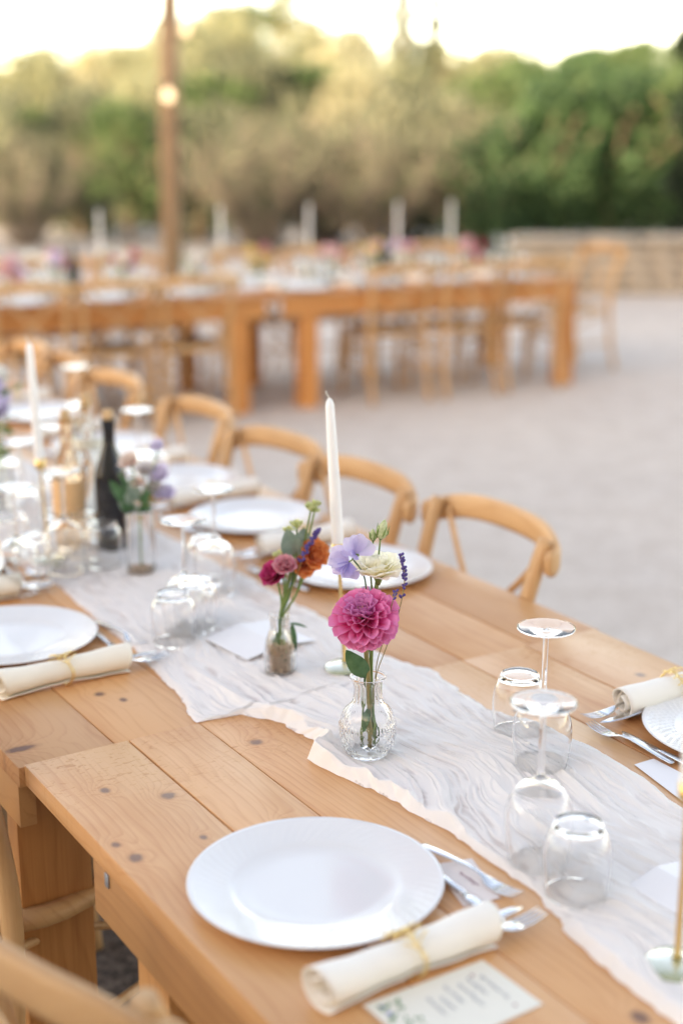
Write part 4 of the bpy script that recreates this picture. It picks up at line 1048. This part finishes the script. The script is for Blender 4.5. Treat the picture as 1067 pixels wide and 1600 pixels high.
# sweet peas
pm_l = petal_mat('lilac_petal', (.50, .42, .70), (.62, .56, .80), (.72, .66, .84), .03, .4)
spm = [petal_mesh('petal', pm_l, .030, .019, .010, -.006, .003, 40 + k, .0, 9, 10) for k in range(3)]; spm2 = [petal_mesh('petal', petal_mat('violet_petal', (.40, .32, .72), (.50, .44, .78), (.62, .56, .82), .02, .4), .020, .012, .010, .004, .002, 50 + k, .0, 8, 8) for k in range(3)]
sc_ = fp(565, 872, .0)
pea = thing('sweet_pea', 'pale lilac sweet pea left of the cream flower', 'flower', sc_)
def place_petal(par, me, base, d, n, sc=1.):
    x = Vector(d).normalized(); n = Vector(n); n = (n - x * n.dot(x)).normalized(); y = n.cross(x)
    o = bpy.data.objects.new('petal', me); C.objects.link(o); o.parent = par
    o.matrix_local = Matrix.Translation(Vector(base)) @ Matrix((x, y, n)).transposed().to_4x4() @ Matrix.Scale(sc, 4)
b1 = fp(556, 866) - sc_; b2 = fp(545, 878, -.004) - sc_
place_petal(pea, spm[0], b1, (-.15, -.1, 1), (.3, -1, 0), .95); place_petal(pea, spm[1], b1, (.62, .1, .75), (.2, -1, .3), .95); place_petal(pea, spm[2], b1, (-.75, .2, .55), (0, -1, .5), .7)
place_petal(pea, spm2[0], b1, (-.3, -.4, -.1), (0, -1, .3), .7)
place_petal(pea, spm[1], b2, (-1, -.1, .38), (.1, -.7, .8), 1.0); place_petal(pea, spm[2], b2, (-1, -.15, -.12), (0, -.9, .5), .9)
place_petal(pea, spm2[1], b2, (-.55, -.2, -.75), (0, -1, .1), 1.05); place_petal(pea, spm2[2], b2, (-.15, -.2, -1), (.3, -1, 0), 1.2)
b3 = fp(572, 935, .02) - sc_
place_petal(pea, spm[0], b3, (-.4, 0, .9), (0, -1, 0), .6); place_petal(pea, spm[1], b3, (.3, 0, 1), (0, -1, 0), .6)
stem(pea, [(b1 + b2) / 2, fp(570, 905, .01) - sc_, fp(574, 980, .012) - sc_, neck - sc_ + Vector((-.005, .004, 0)), bot - sc_ + Vector((-.008, 0, .002))], .0012, M_STEMD)
stem(pea, [b1, fp(560, 868, -.002) - sc_, b2], .0012, M_STEM)
# lavender
M_LAV = simple('lavender_buds', (.085, .055, .23), .8, .5, 300.)
def lavender(label, pts, head, r, seed, nb=26, par_d=0.):
    P = [fp(x, y, dd) for x, y, dd in pts]; c = P[0]; t = thing('lavender_sprig', label, 'flower', c); rg = random.Random(seed)
    PP = crom([p - c for p in P], 6); B().tube(PP, .0008, 6).build('stem', M_STEMB, t)
    b = B()
    for k in range(nb):
        f = head * (k / nb); i = f * (len(PP) - 1); j = int(i); q = PP[j].lerp(PP[min(j + 1, len(PP) - 1)], i - j)
        if f > head * .62 and (int(k / 3) % 2): continue
        if rg.random() < .18: continue
        a = k * 2.1 + rg.uniform(-.6, .6); d = Vector((math.cos(a), math.sin(a), .9)).normalized(); e = q + d * r * rg.uniform(1, 1.5)
        b.tube([q, q + d * r * .6, q + d * r * 1.2, e + d * r * .3], [r * .3, r * .55, r * .5, r * .12], 6)
    b.build('florets', M_LAV, t)
lavender('purple lavender sprig standing right of the cream flower', [(626, 868, -.02), (632, 905, -.02), (622, 960, -.022), (604, 1010, -.02), (588, 1055, -.008), (584, 1100, 0)], .34, .0042, 3, 34)
lavender('shorter lavender sprig with few florets against the dahlia', [(618, 925, -.03), (612, 945, -.03), (604, 985, -.03), (590, 1030, -.02), (586, 1060, -.008)], .22, .0038, 5, 8)

# second vase: magenta roses, orange flower, eucalyptus, lavender, pale buds
D0 = v2.y; nk2 = v2 + Vector((0, 0, .10)); bt2 = v2 + Vector((0, 0, .03))
def rose(name, label, px, py, dD, ax, R_, cols, seed, neck_, bot_, mid=None, n=(6, 8, 9), sm=None, cat='flower'):
    c = fp(px, py, dD); t = thing(name, label, cat, c); L = R_ * 1.05
    mt = petal_mat(name + '_petal_' + str(seed), *cols, L, .25)
    ms = [[petal_mesh('petal', mt, L, R_ * .62, R_ * .30, R_ * .10, R_ * .05, seed + k, 0, 7, 8) for k in range(2)]]
    bloom(t, (0, 0, 0), ax, [(n[0], 6, 20, R_ * .05, .75, .85, 2, 0), (n[1], 26, 44, R_ * .05, .9, 1, 6, 0), (n[2], 50, 74, R_ * .06, 1, 1., 8, 0)], ms, seed)
    P = [(0, 0, 0)] + ([fp(*mid) - c] if mid else []) + [neck_ - c, bot_ - c]
    stem(t, P, .0018 * max(1, R_ / .02), sm or M_STEM); return t
mag = ((.28, .0, .05), (.50, .01, .12), (.62, .06, .22)); pnk = ((.50, .06, .14), (.72, .20, .32), (.78, .40, .46)); org = ((.45, .06, .01), (.78, .17, .04), (.82, .32, .12))
rose('small_rose', 'deep magenta small rose at the left of the second vase', 432, 900, -.01, (-.5, -.5, .6), .024, mag, 61, nk2, bt2, (440, 940, 0))
rose('small_rose', 'rosy pink small bloom beside the magenta rose', 446, 888, -.03, (0, -.5, .8), .020, pnk, 62, nk2, bt2, (446, 930, 0))
rose('orange_flower', 'orange ruffled bloom in the second vase', 488, 868, .0, (.5, -.6, .5), .026, org, 63, nk2 + Vector((.004, 0, 0)), bt2 + Vector((.01, 0, 0)), (462, 930, 0))
rose('orange_flower', 'smaller orange bloom below the first one', 475, 884, -.01, (.2, -.8, .2), .019, org, 64, nk2 + Vector((.004, 0, 0)), bt2 + Vector((.01, 0, 0)), (462, 930, 0))
buc = ((.30, .40, .12), (.52, .58, .24), (.66, .68, .38))
rose('pale_bud', 'topmost pale green bud of the second vase', 485, 800, .0, (.2, -.1, 1), .016, buc, 65, nk2, bt2, (470, 870, 0), (4, 5, 2), cat='flower bud')
rose('pale_bud', 'pale green bud right behind the topmost one', 493, 792, .01, (.3, 0, 1), .012, buc, 66, nk2, bt2, (474, 870, 0), (4, 5, 0), cat='flower bud')
rose('pale_bud', 'pale yellow bud above the eucalyptus leaf', 464, 826, .0, (-.1, -.1, 1), .015, buc, 67, nk2, bt2, (462, 870, 0), (4, 5, 2), cat='flower bud')
rose('pale_bud', 'pale yellow bud left of the eucalyptus leaf', 452, 834, .01, (-.2, -.1, 1), .013, buc, 68, nk2, bt2, (458, 870, 0), (4, 4, 0), cat='flower bud')
rose('pale_bud', 'small pale bud above the magenta rose', 436, 872, .0, (-.3, -.1, 1), .012, buc, 69, nk2, bt2, (444, 920, 0), (4, 4, 0), cat='flower bud')
ec = fp(462, 880); eu = thing('eucalyptus_sprig', 'grey green rounded eucalyptus leaves in the second vase', 'foliage', ec)
leaf(eu, fp(464, 873) - ec, fp(448, 828, -.01) - ec, .040, (-.1, -1, .1), M_EUC); leaf(eu, fp(466, 872) - ec, fp(476, 825, .0) - ec, .036, (.3, -1, .1), M_EUC)
stem(eu, [(0, 0, 0), fp(452, 930) - ec, nk2 - ec, bt2 - ec], .0024, M_STEMD)
leaf(eu, fp(452, 973) - ec, fp(482, 980) - ec, .008, (0, -.3, 1), M_LEAF); leaf(eu, fp(456, 975) - ec, fp(462, 1020) - ec, .012, (0, -1, .1), M_LEAF)
leaf(eu, fp(436, 985) - ec, fp(420, 1035) - ec, .012, (0, -1, .1), M_LEAF); leaf(eu, fp(438, 1000) - ec, fp(446, 1040) - ec, .016, (0, -1, .1), M_LEAF)
lavender('lavender sprig leaning over the orange bloom', [(497, 830, -.03), (483, 855, -.03), (468, 885, -.03), (455, 940, -.01), (443, 980, 0)], .50, .0055, 8, 34)
# third vase: leaves, blush and lilac blooms
D0 = v3.y; nk3 = v3 + Vector((0, 0, .13)); bt3 = v3 + Vector((0, 0, .02))
wht = ((.70, .66, .60), (.80, .74, .72), (.84, .80, .80)); lil = ((.58, .52, .72), (.70, .64, .80), (.76, .72, .84)); blu = ((.70, .45, .38), (.80, .62, .55), (.84, .74, .68))
for i, (px, py, R_, cl, lab) in enumerate([(205, 725, .024, blu, 'blush bloom at the top left of the leafy vase'), (228, 738, .022, wht, 'white bloom in the middle of the leafy vase'), (252, 745, .026, lil, 'lilac bloom at the right of the leafy vase'),
        (248, 700, .017, lil, 'small lilac bloom highest in the leafy vase'), (258, 775, .024, lil, 'lilac bloom hanging low right of the leafy vase'), (216, 757, .016, blu, 'small blush bloom among the leaves'), (243, 765, .020, wht, 'white bloom low in the leafy vase')]):
    rose('pale_bloom', lab, px, py, random.uniform(-.02, .02), (random.uniform(-.5, .5), -.5, .8), R_, cl, 80 + i, nk3, bt3, (224, 790, 0), (4, 5, 6))
ec = fp(212, 790); eu = thing('leafy_sprig', 'dark and grey green leaves in front of the dark bottle', 'foliage', ec)
for i, (a, b_, w, mm) in enumerate([((208, 790), (172, 752), .030, M_LEAF), ((205, 795), (185, 782), .026, M_EUC), ((214, 785), (205, 745), .030, M_EUC), ((212, 800), (190, 790), .024, M_LEAF), ((222, 790), (232, 765), .022, M_LEAF), ((216, 800), (236, 790), .020, M_LEAF), ((206, 770), (186, 738), .014, M_LEAF), ((212, 806), (196, 770), .022, M_EUC)]):
    leaf(eu, fp(*a) - ec, fp(b_[0], b_[1], random.uniform(-.03, .02)) - ec, w, (0, -1, .2), mm)
stem(eu, [(0, 0, 0), nk3 - ec, bt3 - ec], .0022, M_STEM)
# bouquets at the left edge
def posy(label, pos, h, seed, cols, vase=True, n=6, sc=1.):
    """far small vase with a joined little bouquet; both are things"""
    rg = random.Random(seed)
    if vase:
        t = thing('bud_vase', 'small clear vase holding the ' + label, 'vase', pos)
        B().lathe([(.0008, .002), (.024, 0), (.030, .02), (.030, .06), (.018, .09), (.018, .115), (.022, .12)], 20).build('glass_body', M_THIN, t)
    f = thing('flower_posy', label, 'flowers', Vector(pos) + Vector((0, 0, .01)))
    for k in range(n):
        a = rg.uniform(0, 6.28); r_ = rg.uniform(.01, .06) * sc; z = h + rg.uniform(-.05, .07); p = Vector((r_ * math.cos(a), r_ * math.sin(a), z))
        b = B(); R_ = rg.uniform(.022, .034) * sc
        for j in range(20):
            d = Vector((rg.gauss(0, 1), rg.gauss(0, 1), rg.gauss(.4, 1))).normalized(); s_ = R_ * .75
            e = d.to_track_quat('Z', 'Y').to_matrix(); q = p + d * R_ * .6
            b.add([q + e @ Vector((s_ * math.cos(g_), s_ * math.sin(g_), (.15 * s_ if kk % 2 else 0))) for kk, g_ in enumerate([i * 1.0472 for i in range(6)])], [(0, 1, 2, 3, 4, 5)])
        b.build('bloom', cols[k % len(cols)], f, False)
    b = B()
    for j in range(16):
        a = rg.uniform(0, 6.28); r_ = rg.uniform(.02, .07) * sc; p = Vector((r_ * math.cos(a), r_ * math.sin(a), h + rg.uniform(-.09, .03)))
        e = Euler((rg.uniform(0, 6), rg.uniform(0, 6), 0)).to_matrix(); s_ = .022 * sc
        b.add([p + e @ Vector((-s_, 0, 0)), p + e @ Vector((0, -s_ * .5, 0)), p + e @ Vector((s_, 0, 0)), p + e @ Vector((0, s_ * .5, 0))], [(0, 1, 2, 3)])
    b.build('leaves', M_STEM, f, False)
    b = B()
    for j in range(4): b.tube([(0, 0, 0), (rg.uniform(-.03, .03), rg.uniform(-.03, .03), h)], .002, 5)
    b.build('stems', M_STEM, f)
F_MAG = simple('magenta_bloom', (.50, .02, .12), .6); F_PNK = simple('pink_bloom', (.75, .38, .42), .6); F_WHT = simple('white_bloom', (.80, .77, .72), .6)
F_LIL = simple('lilac_bloom', (.62, .55, .76), .6); F_YEL = simple('yellow_bloom', (.78, .58, .22), .6); F_ORG = simple('orange_bloom', (.78, .24, .06), .6)
p = at(5, 760, .746); posy('lilac and white posy at the left edge', p, .24, 3, [F_LIL, F_WHT, F_LIL])
p = at(-12, 800, .746); posy('red and lilac posy cut by the left edge', p, .20, 5, [F_LIL, F_ORG, F_MAG, F_WHT])

# ------------------------------------------------------------------ far tables
FE = Vector((.898, .439, 0)); FN = Vector((-.439, .898, 0)); FO = Vector((-.23, 8.74, 0)); FA = math.atan2(FE.y, FE.x); FH = .715
def FT(s_, n, z=0.): return FO + FE * s_ + FN * n + Vector((0, 0, z))
def far_table(label, s0, s1, ls):
    t = thing('farm_table', label, 'table', FO, FA)
    nb = 6
    for k in range(nb):
        a = -.05 + k * 1.05 / nb; B().box(((s0 + s1) / 2, a + 1.05 / nb / 2, FH - .02), (s1 - s0 - .006, 1.05 / nb - .006, .04)).build('plank', M_FARWOOD, t, False)
    for yy in (-.02, .97): B().box(((s0 + s1) / 2, yy, FH - .09), (s1 - s0 - .1, .03, .095)).build('apron', M_FARWOOD, t, False)
    for sx in ls:
        for yy in (.03, .93): B().box((sx, yy, (FH - .045) / 2), (.115, .10, FH - .045)).build('leg', M_FARLEG, t, False)
far_table('far pine table at the right with its end leg on open gravel', -.205, 2.0, (.03, 1.94))
far_table('far pine table in the middle below the pole', -2.42, -.215, (-.43, -2.36))
far_table('far pine table running off the left edge', -4.64, -2.43, (-2.52, -4.58))
P_FC = Proto(make_chair(M_FARCHAIR, M_FARCHAIR, '', False))
names = ['first', 'second', 'third', 'fourth', 'fifth', 'sixth', 'seventh', 'eighth', 'ninth']
for i, s_ in enumerate([1.62, 1.12, .62, -.75, -1.22, -1.72, -2.2, -2.85, -3.4]):
    P_FC.put(FT(s_, .06 if i > 2 else .12), FA + R(random.uniform(-5, 5)), names[i] + ' chair from the right along the front of the far tables', group='chairs on the near side of the far tables')
for i, s_ in enumerate([1.6, 1.1, .6, .1, -.7, -1.2, -1.7, -2.2, -2.9]):
    P_FC.put(FT(s_, .95), FA + math.pi + R(random.uniform(-5, 5)), names[i] + ' chair from the right along the back of the far tables', group='chairs on the far side of the far tables')
P_FC.put(FT(2.32, .5), FA + R(90) + R(6), 'chair standing at the right hand end of the far tables')
# things on them
def s_for(px, n):
    lo, hi = -5., 3.
    for _ in range(40):
        m_ = (lo + hi) / 2
        if px_of(FT(m_, n, FH))[0] < px: lo = m_
        else: hi = m_
    return lo
for i, px in enumerate([160, 347, 483, 620, 703]):
    p = FT(s_for(px, .55), .55, FH + .003)
    candle_at(p, names[i] + ' white candle from the left on the far tables')
rb = B(); rb.grid(80, 10, lambda a, c: FT(-4.6 + 6.4 * a, .28 + .5 * c + .02 * math.sin(a * 60), FH + .006 + .006 * math.sin(a * 140 + c * 22) * math.sin(c * 9)))
tag(rb.build('table_runner', simple('far_white_runner_cloth', (.80, .77, .74), .95), None), 'white runner down the middle of the far tables', 'table runner')
P_FP = Proto(tag(B().lathe([(.0005, .006), (.09, .006), (.10, .012), (.16, .019), (.165, .017), (.09, .0), (.0005, 0)], 28).build('charger_plate', M_PLATE), '', 'plate'))
P_FG = Proto(make_wineglass(M_THIN, seg=14)); P_FTB = Proto(make_tumbler(M_THIN, seg=14))
k = 0
for s_ in [1.6, 1.1, .6, .1, -.7, -1.2, -1.7, -2.2, -2.9, -3.4]:
    for n, sd_ in ((.17, 'front'), (.84, 'back')):
        P_FP.put(FT(s_, n, FH + .002), 0, 'white plate on the ' + sd_ + ' side of the far tables', group='plates on the ' + sd_ + ' of the far tables')
        P_FG.put(FT(s_ + .2, .33 if n < .5 else .70, FH + .012), 0, 'upturned wine glass by the ' + sd_ + ' plates of the far tables', group='far wine glasses ' + sd_)
        P_FTB.put(FT(s_ + .27, .36 if n < .5 else .66, FH + .012), 0, 'upturned tumbler by the ' + sd_ + ' plates of the far tables', group='far tumblers ' + sd_)
        nn_ = B() if 0 else None
        P_NAP.put(FT(s_ - .22, n, FH + .002), FA + R(90), 'rolled napkin by the ' + sd_ + ' plates of the far tables', group='far napkins ' + sd_)
for i, (px, n, cols, lab) in enumerate([(305, .5, [F_WHT, F_PNK, F_WHT], 'blush and white posy right of the timber pole'), (200, .5, [F_MAG, F_YEL, F_WHT], 'magenta posy beside the leftmost far candle'), (408, .5, [F_YEL, F_YEL, F_PNK], 'yellow posy between two far candles'),
        (520, .5, [F_PNK, F_WHT, F_MAG], 'pink posy right of the middle far candle'), (628, .45, [F_PNK, F_LIL, F_WHT], 'pink and lilac posy in front of the fourth far candle'), (735, .5, [F_PNK, F_MAG, F_PNK], 'red and pink posy right of the last far candle'),
        (90, .5, [F_PNK, F_WHT, F_LIL], 'pale pink posy at the left end of the far tables'), (20, .45, [F_PNK, F_LIL], 'lilac posy cut off at the left of the far tables'), (580, .55, [F_YEL, F_WHT, F_PNK], 'mixed posy left of the fourth far candle')]):
    posy(lab, FT(s_for(px, n), n, FH + .01), .15, 30 + i, cols, True, 7, 1.15)
for px, n, lab in ((117, .5, 'dark wine bottle at the left of the far tables'), (600, .6, 'dark wine bottle behind the fourth far candle')):
    p = FT(s_for(px, n), n, FH + .01); t = thing('wine_bottle', lab, 'bottle', p)
    B().lathe([(.001, 0), (.037, .0), (.037, .17), (.015, .24), (.014, .30), (.001, .30)], 16).build('bottle_glass', M_DARKBOTTLE, t)
p = FT(s_for(785, .5), .5, FH + .01)
jg = thing('water_jug', 'clear glass water jug at the right end of the far tables', 'jug', p)
B().lathe([(.001, 0), (.055, .0), (.062, .05), (.055, .14), (.042, .19), (.05, .22)], 20).build('glass_body', M_THIN, jg)
B().tube(crom([(.05, 0, .19), (.10, 0, .17), (.10, 0, .10), (.06, 0, .07)], 4), .006, 6).build('handle', M_THIN, jg)
